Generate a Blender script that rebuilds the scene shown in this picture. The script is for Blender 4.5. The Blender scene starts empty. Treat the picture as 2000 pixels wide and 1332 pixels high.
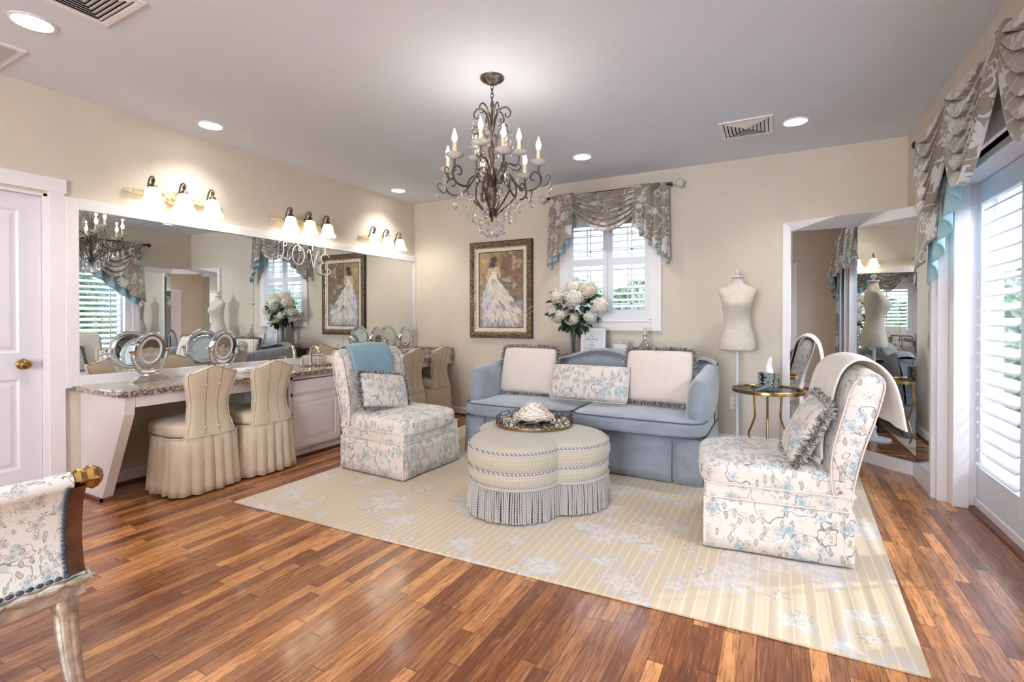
import bpy, bmesh, math, random
import numpy as np
from mathutils import Vector, Matrix, Euler, noise as mnoise
PI = math.pi
random.seed(7)
sc = bpy.context.scene
COL = sc.collection

# ---------------------------------------------------------------- camera
cam_d = bpy.data.cameras.new('camera')
cam_d.sensor_width = 36.0
cam_d.lens = 959.9 / 2000 * 36.0
cam_d.shift_y = -37.6 / 2000
cam_d.clip_start = 0.05
cam = bpy.data.objects.new('camera', cam_d)
COL.objects.link(cam)
cam.location = (0, 0, 1.222)
cam.rotation_euler = (math.radians(90 - 0.415), 0, math.radians(28.162))
sc.camera = cam

# ---------------------------------------------------------------- world, sun, exposure
w = bpy.data.worlds.new('sky')
sc.world = w
w.use_nodes = True
wn = w.node_tree
bg = wn.nodes['Background']
sky = wn.nodes.new('ShaderNodeTexSky')
sky.sky_type = 'NISHITA'
sky.sun_disc = False
sky.sun_elevation = math.radians(48)
sky.sun_rotation = math.radians(115)
sky.air_density = 1.2
sky.dust_density = 2.0
mixn = wn.nodes.new('ShaderNodeMixRGB')
mixn.inputs[0].default_value = 0.45
mixn.inputs[2].default_value = (1.0, 1.0, 1.0, 1)
wn.links.new(sky.outputs[0], mixn.inputs[1])
wn.links.new(mixn.outputs[0], bg.inputs[0])
bg.inputs[1].default_value = 1.0
sun_d = bpy.data.lights.new('sun', 'SUN')
sun_d.energy = 2.2
sun_d.angle = math.radians(1.0)
sun_d.color = (1, .95, .86)
sun = bpy.data.objects.new('sun', sun_d)
COL.objects.link(sun)
sun.rotation_euler = Vector((-0.62, -0.42, -0.72)).to_track_quat('-Z', 'Y').to_euler()

vs = sc.view_settings
vs.view_transform = 'Standard'
vs.look = 'None'
vs.gamma = 1
vs.use_curve_mapping = False
vs.exposure = 0.26
cy = sc.cycles
cy.max_bounces = 10
cy.diffuse_bounces = 8
cy.glossy_bounces = 7
cy.transmission_bounces = 6
cy.transparent_max_bounces = 12
cy.caustics_reflective = False
cy.caustics_refractive = False
cy.sample_clamp_indirect = 6.0
cy.sample_clamp_direct = 0.0
cy.use_denoising = True

# light levels of the lamps
K_CAN = 14.0
K_BULB = 9.0
K_SHADE = .85

def area(name, loc, rot, sx, sy, power, color):
    d = bpy.data.lights.new(name, 'AREA')
    d.shape = 'RECTANGLE'; d.size = sx; d.size_y = sy
    d.energy = power; d.color = color
    o = bpy.data.objects.new(name, d); COL.objects.link(o)
    o.location = loc; o.rotation_euler = rot
    return o
# fill lamps added to boost daylight at the french doors, back and rear windows
area('garden_side_fill', (2.15, 2.4, 2.95), (0, math.radians(48), 0), 1.6, 4.4, 300, (.74, .86, 1.0))
area('back_side_fill', (-1.6, 6.2, 3.2), (math.radians(-45), 0, 0), 1.6, 1.2, 26, (.88, .94, 1.0))
area('rear_side_fill', (-.85, -3.5, 1.6), (math.radians(90), 0, 0), 1.7, 1.8, 300, (.90, .95, 1.0))

# ---------------------------------------------------------------- object helpers
def link(o, parent=None):
    COL.objects.link(o)
    if parent is not None:
        o.parent = parent
    return o

def tag(o, label=None, cat=None, group=None, kind=None):
    if label: o['label'] = label
    if cat: o['category'] = cat
    if group: o['group'] = group
    if kind: o['kind'] = kind
    return o

def thing(name, label, cat, loc=(0, 0, 0), rz=0.0, group=None):
    o = bpy.data.objects.new(name, None)
    o.empty_display_size = .1
    link(o)
    o.location = loc
    o.rotation_euler = (0, 0, rz)
    return tag(o, label, cat, group)

def copy_tree(o, parent=None):
    c = o.copy()
    COL.objects.link(c)
    if parent is not None:
        c.parent = parent
    for ch in list(o.children):
        copy_tree(ch, c)
    return c

class MB:
    """collects geometry for ONE mesh"""
    def __init__(s):
        s.v = []; s.f = []
    def add(s, vs, fs):
        b = len(s.v)
        s.v.extend([tuple(p) for p in vs])
        s.f.extend([tuple(i + b for i in f) for f in fs])
        return s
    def box(s, x0, x1, y0, y1, z0, z1, M=None):
        vs = [(x, y, z) for z in (z0, z1) for y in (y0, y1) for x in (x0, x1)]
        if M is not None: vs = [M @ Vector(p) for p in vs]
        return s.add(vs, [(0, 2, 3, 1), (4, 5, 7, 6), (0, 1, 5, 4), (2, 6, 7, 3), (0, 4, 6, 2), (1, 3, 7, 5)])
    def prism(s, poly, h0, h1, fn):
        """poly 2d, fn(a,b,h)->3d"""
        n = len(poly)
        vs = [fn(a, b, h0) for a, b in poly] + [fn(a, b, h1) for a, b in poly]
        fs = [tuple(range(n - 1, -1, -1)), tuple(range(n, 2 * n))]
        fs += [(i, (i + 1) % n, n + (i + 1) % n, n + i) for i in range(n)]
        return s.add(vs, fs)
    def lathe(s, prof, n=24, M=None, rfn=None, cap=True):
        """prof [(r,z)] bottom->top"""
        vs = []; fs = []
        for r, z in prof:
            for i in range(n):
                a = 2 * PI * i / n
                k = rfn(a, z) if rfn else 1.0
                vs.append(Vector((r * k * math.cos(a), r * k * math.sin(a), z)))
        m = len(prof)
        for j in range(m - 1):
            for i in range(n):
                i2 = (i + 1) % n
                fs.append((j * n + i, j * n + i2, (j + 1) * n + i2, (j + 1) * n + i))
        if cap:
            fs.append(tuple(range(n - 1, -1, -1)))
            fs.append(tuple((m - 1) * n + i for i in range(n)))
        if M is not None: vs = [M @ p for p in vs]
        return s.add(vs, fs)
    def tube(s, pts, r, n=8, closed=False, flat=1.0, up=None):
        pts = [Vector(p) for p in pts]
        m = len(pts)
        rs = r if isinstance(r, (list, tuple)) else [r] * m
        tang = []
        for i in range(m):
            if closed: t = pts[(i + 1) % m] - pts[i - 1]
            else: t = pts[min(i + 1, m - 1)] - pts[max(i - 1, 0)]
            if t.length < 1e-9: t = Vector((0, 0, 1))
            tang.append(t.normalized())
        a = Vector(up) if up else Vector((0, 0, 1))
        if abs(tang[0].dot(a)) > .95: a = Vector((1, 0, 0))
        nrm = (a - tang[0] * a.dot(tang[0])).normalized()
        vs = []
        for i in range(m):
            t = tang[i]
            nrm = nrm - t * nrm.dot(t)
            if nrm.length < 1e-6: nrm = t.orthogonal()
            nrm.normalize()
            b = t.cross(nrm)
            for k in range(n):
                an = 2 * PI * k / n
                vs.append(pts[i] + nrm * (rs[i] * math.cos(an)) + b * (rs[i] * flat * math.sin(an)))
        fs = []
        for i in range(m if closed else m - 1):
            i2 = (i + 1) % m
            for k in range(n):
                k2 = (k + 1) % n
                fs.append((i * n + k, i * n + k2, i2 * n + k2, i2 * n + k))
        if not closed:
            fs.append(tuple(range(n - 1, -1, -1)))
            fs.append(tuple((m - 1) * n + k for k in range(n)))
        return s.add(vs, fs)
    def grid(s, fn, nu, nv, wu=False, wv=False):
        vs = []
        cu = nu if wu else nu + 1
        cv = nv if wv else nv + 1
        for i in range(cu):
            for j in range(cv):
                vs.append(fn(i / nu, j / nv))
        fs = []
        for i in range(nu):
            for j in range(nv):
                i2 = (i + 1) % cu; j2 = (j + 1) % cv
                fs.append((i * cv + j, i2 * cv + j, i2 * cv + j2, i * cv + j2))
        return s.add(vs, fs)
    def superbox(s, c, a, p=4.0, n=10, fn=None):
        """puffed box: centre c, half sizes a, exponent p"""
        idx = {}
        vs = []; fs = []
        def key(q): return (round(q[0], 5), round(q[1], 5), round(q[2], 5))
        def put(q):
            k = key(q)
            if k not in idx:
                d = (abs(q[0]) ** p + abs(q[1]) ** p + abs(q[2]) ** p) ** (1 / p)
                P = Vector((q[0] / d * a[0], q[1] / d * a[1], q[2] / d * a[2]))
                if fn: P = fn(P)
                vs.append(P + Vector(c)); idx[k] = len(vs) - 1
            return idx[k]
        for ax in range(3):
            for sg in (-1, 1):
                for i in range(n):
                    for j in range(n):
                        q = []
                        for (u, v) in ((i, j), (i + 1, j), (i + 1, j + 1), (i, j + 1)):
                            e = [0, 0, 0]; e[ax] = sg
                            e[(ax + 1) % 3] = (u / n * 2 - 1); e[(ax + 2) % 3] = (v / n * 2 - 1)
                            q.append(put(e))
                        fs.append(tuple(q) if sg > 0 else tuple(q[::-1]))
        return s.add(vs, fs)
    def build(s, name, mat, parent=None, smooth=None, bevel=0, seg=2, sub=0, recalc=True, uvm='box', loc=None, rot=None, solid=0, mat2=None, flip=False):
        me = bpy.data.meshes.new(name)
        me.from_pydata(s.v, [], s.f)
        if recalc:
            bm = bmesh.new(); bm.from_mesh(me)
            bmesh.ops.recalc_face_normals(bm, faces=bm.faces)
            bm.to_mesh(me); bm.free()
        if flip: me.flip_normals()
        uv = me.uv_layers.new(name='UVMap')
        nl = len(me.loops)
        co = np.empty(len(me.vertices) * 3); me.vertices.foreach_get('co', co); co = co.reshape(-1, 3)
        vi = np.empty(nl, dtype=np.int32); me.loops.foreach_get('vertex_index', vi)
        nf = len(me.polygons)
        nr = np.empty(nf * 3); me.polygons.foreach_get('normal', nr); nr = np.abs(nr.reshape(-1, 3))
        lt = np.empty(nf, dtype=np.int32); me.polygons.foreach_get('loop_total', lt)
        dom = np.repeat(np.argmax(nr * np.array([1, 1, 1.0]), axis=1), lt)
        P = co[vi]
        U = np.where(dom == 0, P[:, 1], P[:, 0])
        V = np.where(dom == 2, P[:, 1], P[:, 2])
        U = U + np.where(dom == 0, 3.37, 0) + np.where(dom == 2, 7.1, 0)
        uv.data.foreach_set('uv', np.stack([U, V], 1).astype(np.float32).ravel())
        me.materials.append(mat)
        if mat2 is not None: me.materials.append(mat2)
        o = bpy.data.objects.new(name, me)
        link(o, parent)
        if loc: o.location = loc
        if rot: o.rotation_euler = rot
        if smooth is None: smooth = 35
        if smooth:
            me.polygons.foreach_set('use_smooth', [True] * nf)
            if smooth < 180: me.set_sharp_from_angle(angle=math.radians(smooth))
        if solid:
            m = o.modifiers.new('thickness', 'SOLIDIFY'); m.thickness = solid; m.offset = -1
            if mat2 is not None: m.material_offset = 1; m.material_offset_rim = 1
        if bevel:
            m = o.modifiers.new('bevel', 'BEVEL'); m.width = bevel; m.segments = seg; m.limit_method = 'ANGLE'
            m.angle_limit = math.radians(40)
        if sub:
            m = o.modifiers.new('sub', 'SUBSURF'); m.levels = sub; m.render_levels = sub
        return o

def struct(o): o['kind'] = 'structure'; return o

def smooth_path(pts, n=6, closed=False):
    """catmull-rom"""
    P = [Vector(p) for p in pts]; m = len(P); out = []
    rng = m if closed else m - 1
    for i in range(rng):
        if closed: p0, p1, p2, p3 = P[i - 1], P[i], P[(i + 1) % m], P[(i + 2) % m]
        else: p0, p1, p2, p3 = P[max(i - 1, 0)], P[i], P[i + 1], P[min(i + 2, m - 1)]
        for k in range(n):
            t = k / n
            out.append(.5 * ((2 * p1) + (p2 - p0) * t + (2 * p0 - 5 * p1 + 4 * p2 - p3) * t * t + (3 * p1 - p0 - 3 * p2 + p3) * t ** 3))
    if not closed: out.append(P[-1])
    return out

def T(x, y, z): return Matrix.Translation((x, y, z))
def R(a, ax): return Matrix.Rotation(a, 4, ax)

# ---------------------------------------------------------------- material helpers
class S:
    """a node socket with operators"""
    def __init__(s, g, o): s.g = g; s.o = o
    def _m(s, op, b=None, c=None, rev=False):
        n = s.g.nt.nodes.new('ShaderNodeMath'); n.operation = op
        args = [s, b, c]
        if rev: args = [b, s, c]
        for i, a in enumerate(args):
            if a is None: continue
            if isinstance(a, S): s.g.nt.links.new(a.o, n.inputs[i])
            else: n.inputs[i].default_value = a
        return S(s.g, n.outputs[0])
    def __add__(s, b): return s._m('ADD', b)
    def __radd__(s, b): return s._m('ADD', b)
    def __sub__(s, b): return s._m('SUBTRACT', b)
    def __rsub__(s, b): return s._m('SUBTRACT', b, rev=True)
    def __mul__(s, b): return s._m('MULTIPLY', b)
    def __rmul__(s, b): return s._m('MULTIPLY', b)
    def __truediv__(s, b): return s._m('DIVIDE', b)
    def floor(s): return s._m('FLOOR')
    def frac(s): return s._m('FRACT')
    def abs(s): return s._m('ABSOLUTE')
    def lt(s, b): return s._m('LESS_THAN', b)
    def gt(s, b): return s._m('GREATER_THAN', b)
    def mx(s, b): return s._m('MAXIMUM', b)
    def mn(s, b): return s._m('MINIMUM', b)
    def cos(s): return s._m('COSINE')
    def sin(s): return s._m('SINE')
    def pw(s, b): return s._m('POWER', b)
    def atan2(s, b): return s._m('ARCTAN2', b)
    def ramp(s, a, b, lo=0.0, hi=1.0):
        n = s.g.nt.nodes.new('ShaderNodeMapRange'); n.interpolation_type = 'SMOOTHSTEP'
        s.g.nt.links.new(s.o, n.inputs[0])
        for i, x in zip((1, 2, 3, 4), (a, b, lo, hi)): n.inputs[i].default_value = x
        return S(s.g, n.outputs[0])

class G:
    def __init__(s, name):
        s.m = bpy.data.materials.new(name); s.m.use_nodes = True
        s.nt = s.m.node_tree; s.b = s.nt.nodes['Principled BSDF']; s.out = s.nt.nodes['Material Output']
    def n(s, t, **kw):
        x = s.nt.nodes.new(t)
        for k, v in kw.items(): setattr(x, k, v)
        return x
    def L(s, a, b): s.nt.links.new(a.o if isinstance(a, S) else a, b)
    def coord(s, kind='Object'):
        tc = s.n('ShaderNodeTexCoord'); return tc.outputs[kind]
    def sep(s, v):
        x = s.n('ShaderNodeSeparateXYZ'); s.L(v, x.inputs[0]); return [S(s, x.outputs[i]) for i in range(3)]
    def comb(s, x, y, z=0.0):
        c = s.n('ShaderNodeCombineXYZ')
        for i, a in enumerate((x, y, z)):
            if isinstance(a, S): s.L(a, c.inputs[i])
            else: c.inputs[i].default_value = a
        return c.outputs[0]
    def mapping(s, v, sc=(1, 1, 1), loc=(0, 0, 0), rot=(0, 0, 0)):
        m = s.n('ShaderNodeMapping'); s.L(v, m.inputs[0])
        m.inputs[1].default_value = loc; m.inputs[2].default_value = rot; m.inputs[3].default_value = sc
        return m.outputs[0]
    def noise(s, v, scale=5, detail=3, rough=.5, dist=0.0, dim='3D'):
        x = s.n('ShaderNodeTexNoise'); x.noise_dimensions = dim; s.L(v, x.inputs['Vector'])
        x.inputs['Scale'].default_value = scale; x.inputs['Detail'].default_value = detail
        x.inputs['Roughness'].default_value = rough; x.inputs['Distortion'].default_value = dist
        s.lastcol = x.outputs['Color']
        return S(s, x.outputs['Fac'])
    def white(s, v):
        x = s.n('ShaderNodeTexWhiteNoise', noise_dimensions='3D'); s.L(v, x.inputs['Vector'])
        s.lastcol = x.outputs['Color']
        return S(s, x.outputs['Value'])
    def vor(s, v, scale=5, feature='F1', rnd=1.0, dim='3D'):
        x = s.n('ShaderNodeTexVoronoi'); x.feature = feature; x.voronoi_dimensions = dim; s.L(v, x.inputs['Vector'])
        x.inputs['Scale'].default_value = scale; x.inputs['Randomness'].default_value = rnd
        s.vn = x
        return S(s, x.outputs['Distance'])
    def mix(s, f, a, b, mode='MIX'):
        x = s.n('ShaderNodeMix', data_type='RGBA', blend_type=mode)
        for sock, val in ((x.inputs[0], f), (x.inputs[6], a), (x.inputs[7], b)):
            if isinstance(val, S): s.L(val, sock)
            elif isinstance(val, (int, float)): sock.default_value = val
            elif isinstance(val, tuple): sock.default_value = (val + (1,))[:4] if len(val) == 3 else val
            else: s.L(val, sock)
        return x.outputs[2]
    def base(s, c):
        if isinstance(c, tuple): s.b.inputs['Base Color'].default_value = c + (1,) if len(c) == 3 else c
        else: s.L(c, s.b.inputs['Base Color'])
        return s
    def set(s, **kw):
        for k, v in kw.items():
            i = s.b.inputs[k.replace('_', ' ')]
            if isinstance(v, S): s.L(v, i)
            elif isinstance(v, tuple) and len(v) == 3: i.default_value = v + (1,)
            else: i.default_value = v
        return s
    def bump(s, h, strength=.3, dist=.01):
        x = s.n('ShaderNodeBump'); x.inputs['Strength'].default_value = strength; x.inputs['Distance'].default_value = dist
        s.L(h, x.inputs['Height']); s.L(x.outputs[0], s.b.inputs['Normal']); return s

def srgb(r, g, b):
    f = lambda c: ((c / 255 + .055) / 1.055) ** 2.4 if c / 255 > .04045 else c / 255 / 12.92
    return (f(r), f(g), f(b))

def plain(name, col, rough=.5, metal=0.0, var=0.0, nscale=20, bump=0.0, bscale=60, **kw):
    g = G(name)
    co = g.coord()
    if var:
        nf = g.noise(co, nscale, 4, .6)
        g.base(g.mix(nf.ramp(.3, .7), tuple(max(0, c * (1 - var)) for c in col), tuple(min(1, c * (1 + var)) for c in col)))
    else: g.base(col)
    g.set(Roughness=rough, Metallic=metal, **kw)
    if bump: g.bump(g.noise(co, bscale, 3, .6), bump, .005)
    return g.m

M = {}
M['wall'] = plain('wall_paint', srgb(211, 201, 187), .75, var=.03, nscale=2.5, bump=.12, bscale=180)
M['ceiling'] = plain('ceiling_paint', srgb(220, 226, 236), .85, var=.015, nscale=3, bump=.08, bscale=160)
M['trim'] = plain('white_trim', srgb(232, 229, 232), .35, var=.015, nscale=6)
M['door'] = plain('white_door', srgb(222, 219, 228), .4, var=.01, nscale=6)
M['cabinet'] = plain('cabinet_white', srgb(226, 220, 220), .38, var=.02, nscale=4)
M['louver'] = plain('louver_white', srgb(220, 224, 232), .35)
M['dark'] = plain('dark_void', (.01, .01, .012), .9)
M['chrome'] = plain('chrome', (.75, .76, .77), .07, 1.0)
M['brass'] = plain('antique_brass', srgb(176, 138, 84), .22, 1.0, var=.2, nscale=9)
M['goldleaf'] = plain('silver_gold_leaf', srgb(190, 182, 168), .38, .7, var=.38, nscale=22, bump=.25, bscale=40)
M['bronze'] = plain('aged_bronze', srgb(92, 82, 74), .4, .8, var=.5, nscale=30, bump=.3, bscale=90)
M['patina'] = plain('patina_fixture', srgb(208, 196, 168), .5, .3, var=.2, nscale=35, bump=.5, bscale=120)
M['darkrod'] = plain('dark_rod', (.012, .012, .014), .35)
M['nickel'] = plain('brushed_nickel', srgb(200, 188, 168), .18, 1.0)
M['pewter'] = plain('dark_pewter', srgb(90, 84, 80), .35, .9, var=.2)
M['velvet'] = plain('blue_chenille', srgb(140, 147, 159), .9, var=.12, nscale=7, bump=.25, bscale=320, Sheen_Weight=.6, Sheen_Roughness=.4)
M['ivory'] = plain('ivory_matelasse', srgb(222, 210, 203), .9, var=.03, nscale=14, bump=.5, bscale=240, Sheen_Weight=.3)
M['blue_throw'] = plain('blue_throw', srgb(132, 166, 184), .95, var=.07, nscale=9, bump=.3, bscale=260, Sheen_Weight=.3)
M['cream_throw'] = plain('cream_throw', srgb(226, 220, 212), .95, var=.03, nscale=9, bump=.7, bscale=150, Sheen_Weight=.2)
M['stool'] = plain('tan_twill', srgb(204, 188, 166), .85, var=.06, nscale=8, bump=.25, bscale=400, Sheen_Weight=.15)
M['linen'] = plain('form_linen', srgb(214, 204, 192), .9, var=.05, nscale=26, bump=.35, bscale=300)
M['white_metal'] = plain('white_metal', srgb(226, 228, 238), .35)
M['aqua'] = plain('aqua_lining', srgb(160, 200, 212), .8, var=.05, nscale=8, bump=.1, bscale=60)
M['darkwood'] = plain('dark_mahogany', srgb(62, 34, 26), .3, var=.35, nscale=10)
M['shoe'] = plain('stained_moulding', srgb(104, 52, 34), .35, var=.3, nscale=12)
M['petal'] = plain('white_petal', srgb(238, 234, 226), .7, var=.06, nscale=40, Subsurface_Weight=.1)
M['sepal'] = plain('cream_petal', srgb(232, 222, 206), .7, var=.06, nscale=40)
M['leaf'] = plain('leaf_green', srgb(38, 66, 44), .45, var=.35, nscale=30)
M['stem'] = plain('stem_green', srgb(60, 84, 52), .5, var=.2)
M['twig'] = plain('pale_twig', srgb(206, 198, 186), .7)
M['tissue'] = plain('tissue', srgb(240, 238, 242), .9)
M['paper'] = plain('paper', srgb(222, 222, 228), .8)
M['ink'] = plain('ink', srgb(40, 40, 90), .7)
M['plate'] = plain('outlet_plastic', srgb(234, 232, 228), .4)
M['candle'] = plain('candle_sleeve', srgb(226, 205, 168), .6)
M['rose'] = plain('porcelain_rose', srgb(240, 228, 216), .5, Subsurface_Weight=.1)
M['nailhead'] = plain('blue_cord', srgb(52, 66, 82), .5, var=.3, nscale=40)
M['umber'] = plain('walnut_face', srgb(130, 84, 58), .35, .25, var=.35, nscale=14)
M['diamond'] = plain('mat_cream', srgb(228, 218, 204), .8)
M['blackframe'] = plain('black_fillet', (.015, .014, .016), .4)

def mk_mirror(name, tint):
    g = G(name); g.base(tint).set(Metallic=1.0, Roughness=.0); return g.m
M['mirror'] = mk_mirror('mirror_glass', (.86, .90, .90))
M['mirror_tray'] = mk_mirror('tray_mirror', (.80, .86, .84))

def mk_pane(name, tint=(1, 1, 1), fac=.07):
    g = G(name)
    tr = g.n('ShaderNodeBsdfTransparent'); tr.inputs[0].default_value = tint + (1,)
    gl = g.n('ShaderNodeBsdfGlossy'); gl.inputs[1].default_value = .0
    mx = g.n('ShaderNodeMixShader'); mx.inputs[0].default_value = fac
    g.L(tr.outputs[0], mx.inputs[1]); g.L(gl.outputs[0], mx.inputs[2]); g.L(mx.outputs[0], g.out.inputs[0])
    return g.m
M['pane'] = mk_pane('window_pane')
M['tabletop_glass'] = mk_pane('table_glass', (.55, .72, .70), .3)
M['vase_glass'] = mk_pane('vase_glass', (.92, .95, .96), .24)

def mk_crystal():
    g = G('crystal'); g.base((1, 1, 1)).set(Roughness=.02, IOR=1.5, Transmission_Weight=1.0)
    gl = g.n('ShaderNodeBsdfTransparent')
    mx = g.n('ShaderNodeMixShader'); mx.inputs[0].default_value = .12
    g.L(g.b.outputs[0], mx.inputs[1]); g.L(gl.outputs[0], mx.inputs[2]); g.L(mx.outputs[0], g.out.inputs[0])
    return g.m
M['crystal'] = mk_crystal()

def mk_emit(name, col, k):
    g = G(name); e = g.n('ShaderNodeEmission'); e.inputs[0].default_value = col + (1,); e.inputs[1].default_value = k
    g.L(e.outputs[0], g.out.inputs[0]); return g.m
M['can_glow'] = mk_emit('ceiling_emitter', (1, .93, .82), K_CAN)
M['bulb'] = mk_emit('flame_bulb', (1, .86, .62), K_BULB)

def mk_shade():
    g = G('frosted_shade'); g.base(srgb(250, 240, 215)).set(Roughness=.5)
    lw = g.n('ShaderNodeLayerWeight'); lw.inputs[0].default_value = .35
    g.b.inputs['Emission Color'].default_value = (1, .86, .62, 1)
    g.b.inputs['Emission Strength'].default_value = K_SHADE
    nt = g.nt; nt.nodes.remove(lw)
    return g.m
M['shade'] = mk_shade()

def mk_bobeche():
    g = G('glass_bobeche'); g.base((.95, .94, .92)).set(Roughness=.15, Transmission_Weight=.45, IOR=1.45); return g.m
M['bobeche'] = mk_bobeche()

def mk_floor():
    g = G('oak_floor'); co = g.coord(); x, y, z = g.sep(co)
    pw = .057
    u = x / pw; pi = u.floor(); fx = u.frac()
    r1 = g.white(g.comb(pi, 3.0, 1.0))
    ln = r1 * .5 + .55
    v = (y + r1 * 7.3) / ln
    pj = v.floor(); fy = v.frac()
    r2 = g.white(g.comb(pi, pj, 5.0))
    r3 = g.white(g.comb(pj, pi, 9.0))
    gv = g.comb(x * 1.0 + r2 * 31.0, y * .07 + r3 * 17.0, 0.0)
    n1 = g.noise(gv, 95, 5, .65, .6)
    gv2 = g.comb(x * 1.0 + r3 * 11.0, y * .16 + r2 * 9.0, 0.0)
    n2 = g.noise(gv2, 17, 3, .5, 1.2)
    rings = ((n2 * 34.0).sin() * .5 + .5)
    tone = r2 * .75 + r3 * .25
    c = g.mix(tone.ramp(.05, .95), srgb(124, 68, 37), srgb(220, 153, 94))
    c = g.mix(r3.gt(.90) * .65, c, srgb(92, 44, 28))
    c = g.mix(rings.ramp(.35, 1.0) * .42 * n1.ramp(.25, .6), c, srgb(112, 60, 36))
    c = g.mix(n1.ramp(.48, .66) * .6, c, srgb(84, 42, 26))
    c = g.mix(n1.ramp(.48, .28) * .35, c, srgb(214, 156, 108))
    gap = (fx - .5).abs().gt(.485).mx(((fy - .5).abs() * ln).gt(ln * .5 - .0016))
    c = g.mix(gap * .9, c, srgb(50, 22, 14))
    g.base(c)
    wob = g.noise(co, 6, 2, .5)
    g.set(Roughness=n1 * .12 + .19, Coat_Weight=.35, Coat_Roughness=.12)
    h = gap * -1.0 + n1 * .12 + wob * .5
    g.bump(h, .35, .0015)
    return g.m
M['floor'] = mk_floor()

def petal_mask(g, uv, scale, rnd, R, lobes, seed=0.0, thin=.10):
    """flower shapes on the cells of a 2d voronoi; returns fill, outline, radius ratio, cell random"""
    m = g.mapping(uv, (1, 1, 1), (seed, seed * 1.7, 0))
    d = g.vor(m, scale, 'F1', rnd, '2D')
    pos = g.vn.outputs['Position']; colr = g.vn.outputs['Color']
    px, py, _ = g.sep(pos); mx_, my_, _ = g.sep(m)
    dx = mx_ - px; dy = my_ - py
    cr, cg, cb = g.sep(colr)
    an = dy.atan2(dx)
    pet = ((an * (lobes / 2.0) + cr * 6.28).cos().abs())
    rr = (pet * .55 + .45) * R * (cg * .6 + .6)
    dist = (dx * dx + dy * dy).pw(.5)
    q = dist / rr
    fill = q.lt(1.0)
    edge = (q - 1.0).abs().lt(thin)
    return fill, edge, q, cb

def branch_mask(g, uv, scale, width, seed):
    m = g.mapping(uv, (1, 1, 1), (seed, -seed, seed * .3))
    n = g.noise(m, scale, 2.0, .55, .3)
    l = (n - .5).abs().lt(width)
    k = g.noise(m, scale * .55, 1, .5)
    return l * k.gt(.47)

def mk_floral(name, basec=(218, 209, 202), line=(104, 107, 114), f1=(166, 188, 198), f2=(206, 190, 170), k=1.0, seed=0.0):
    g = G(name); uv = g.coord('UV')
    wob = g.noise(uv, 18, 2, .5)
    g.L  # noqa
    wx, wy, wz = g.sep(g.lastcol)
    x, y, z = g.sep(uv)
    uv2 = g.comb(x + (wx - .5) * .03, y + (wy - .5) * .03, 0.0)
    br = branch_mask(g, uv2, 4.2 * k, .0065, 2.0 + seed)
    br2 = branch_mask(g, uv2, 7.5 * k, .008, 9.0 + seed)
    c = g.mix(br2 * .55, tuple(srgb(*basec)), tuple(srgb(170, 158, 146)))
    c = g.mix(br * .8, c, tuple(srgb(*line)))
    # small leaves
    m = g.mapping(uv2, (1.0, .45, 1), (seed, 0, 0), (0, 0, .7))
    dl = g.vor(m, 27 * k, 'F1', 1.0, '2D')
    lr, lg, lb = g.sep(g.vn.outputs['Color'])
    leaf = dl.lt(.27) * lr.gt(.45)
    ledge = (dl - .27).abs().lt(.045) * lr.gt(.45)
    near = g.noise(uv2, 4.2 * k, 2, .5)
    clus = g.noise(g.mapping(uv, (1, 1, 1), (seed + 4, 2, 0)), 3.0 * k, 1, .5).gt(.43)
    c = g.mix(leaf * clus * .75, c, g.mix(lg, tuple(srgb(186, 190, 186)), tuple(srgb(146, 158, 162))))
    c = g.mix(ledge * clus * .6, c, tuple(srgb(*line)))
    for sc_, R_, sd, lob, cc in ((6.5 * k, .042 / k, 1.3 + seed, 5, f1), (9.5 * k, .026 / k, 7.7 + seed, 6, f2), (9.0 * k, .030 / k, 12.4 + seed, 5, (168, 178, 182))):
        fill, edge, q, rb = petal_mask(g, uv2, sc_, .9, R_, lob, sd, .055)
        on = rb.gt(.38)
        shade = g.mix(q.ramp(.2, 1.0), tuple(srgb(*cc)), tuple(srgb(*[min(255, int(v * .6 + 255 * .4)) for v in cc])))
        c = g.mix(fill * on * .85, c, shade)
        c = g.mix(edge * on * .8, c, tuple(srgb(*line)))
        c = g.mix(((q - .42).abs().lt(.05)) * on * .5, c, tuple(srgb(*line)))
        c = g.mix((q.lt(.2)) * on * .7, c, tuple(srgb(140, 138, 126)))
    # round ringed flower
    d = g.vor(g.mapping(uv, (1, 1, 1), (seed + 3.1, 5.0, 0)), 4.0 * k, 'F1', .9, '2D')
    rr, rg, rb2 = g.sep(g.vn.outputs['Color'])
    ring = d.lt(.11) * rr.gt(.55)
    c = g.mix(ring * ((d * 260.0).sin() * .5 + .5) * .7, c, tuple(srgb(118, 160, 168)))
    g.base(c).set(Roughness=.85, Sheen_Weight=.15)
    g.bump(g.noise(g.coord(), 380, 2, .5), .15, .003)
    return g.m
M['floral'] = mk_floral('floral_print', k=1.2)
M['floral_small'] = mk_floral('floral_print_fine', (222, 220, 214), (120, 100, 82), (184, 190, 192), (180, 188, 190), 2.3, 3.0)

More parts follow.
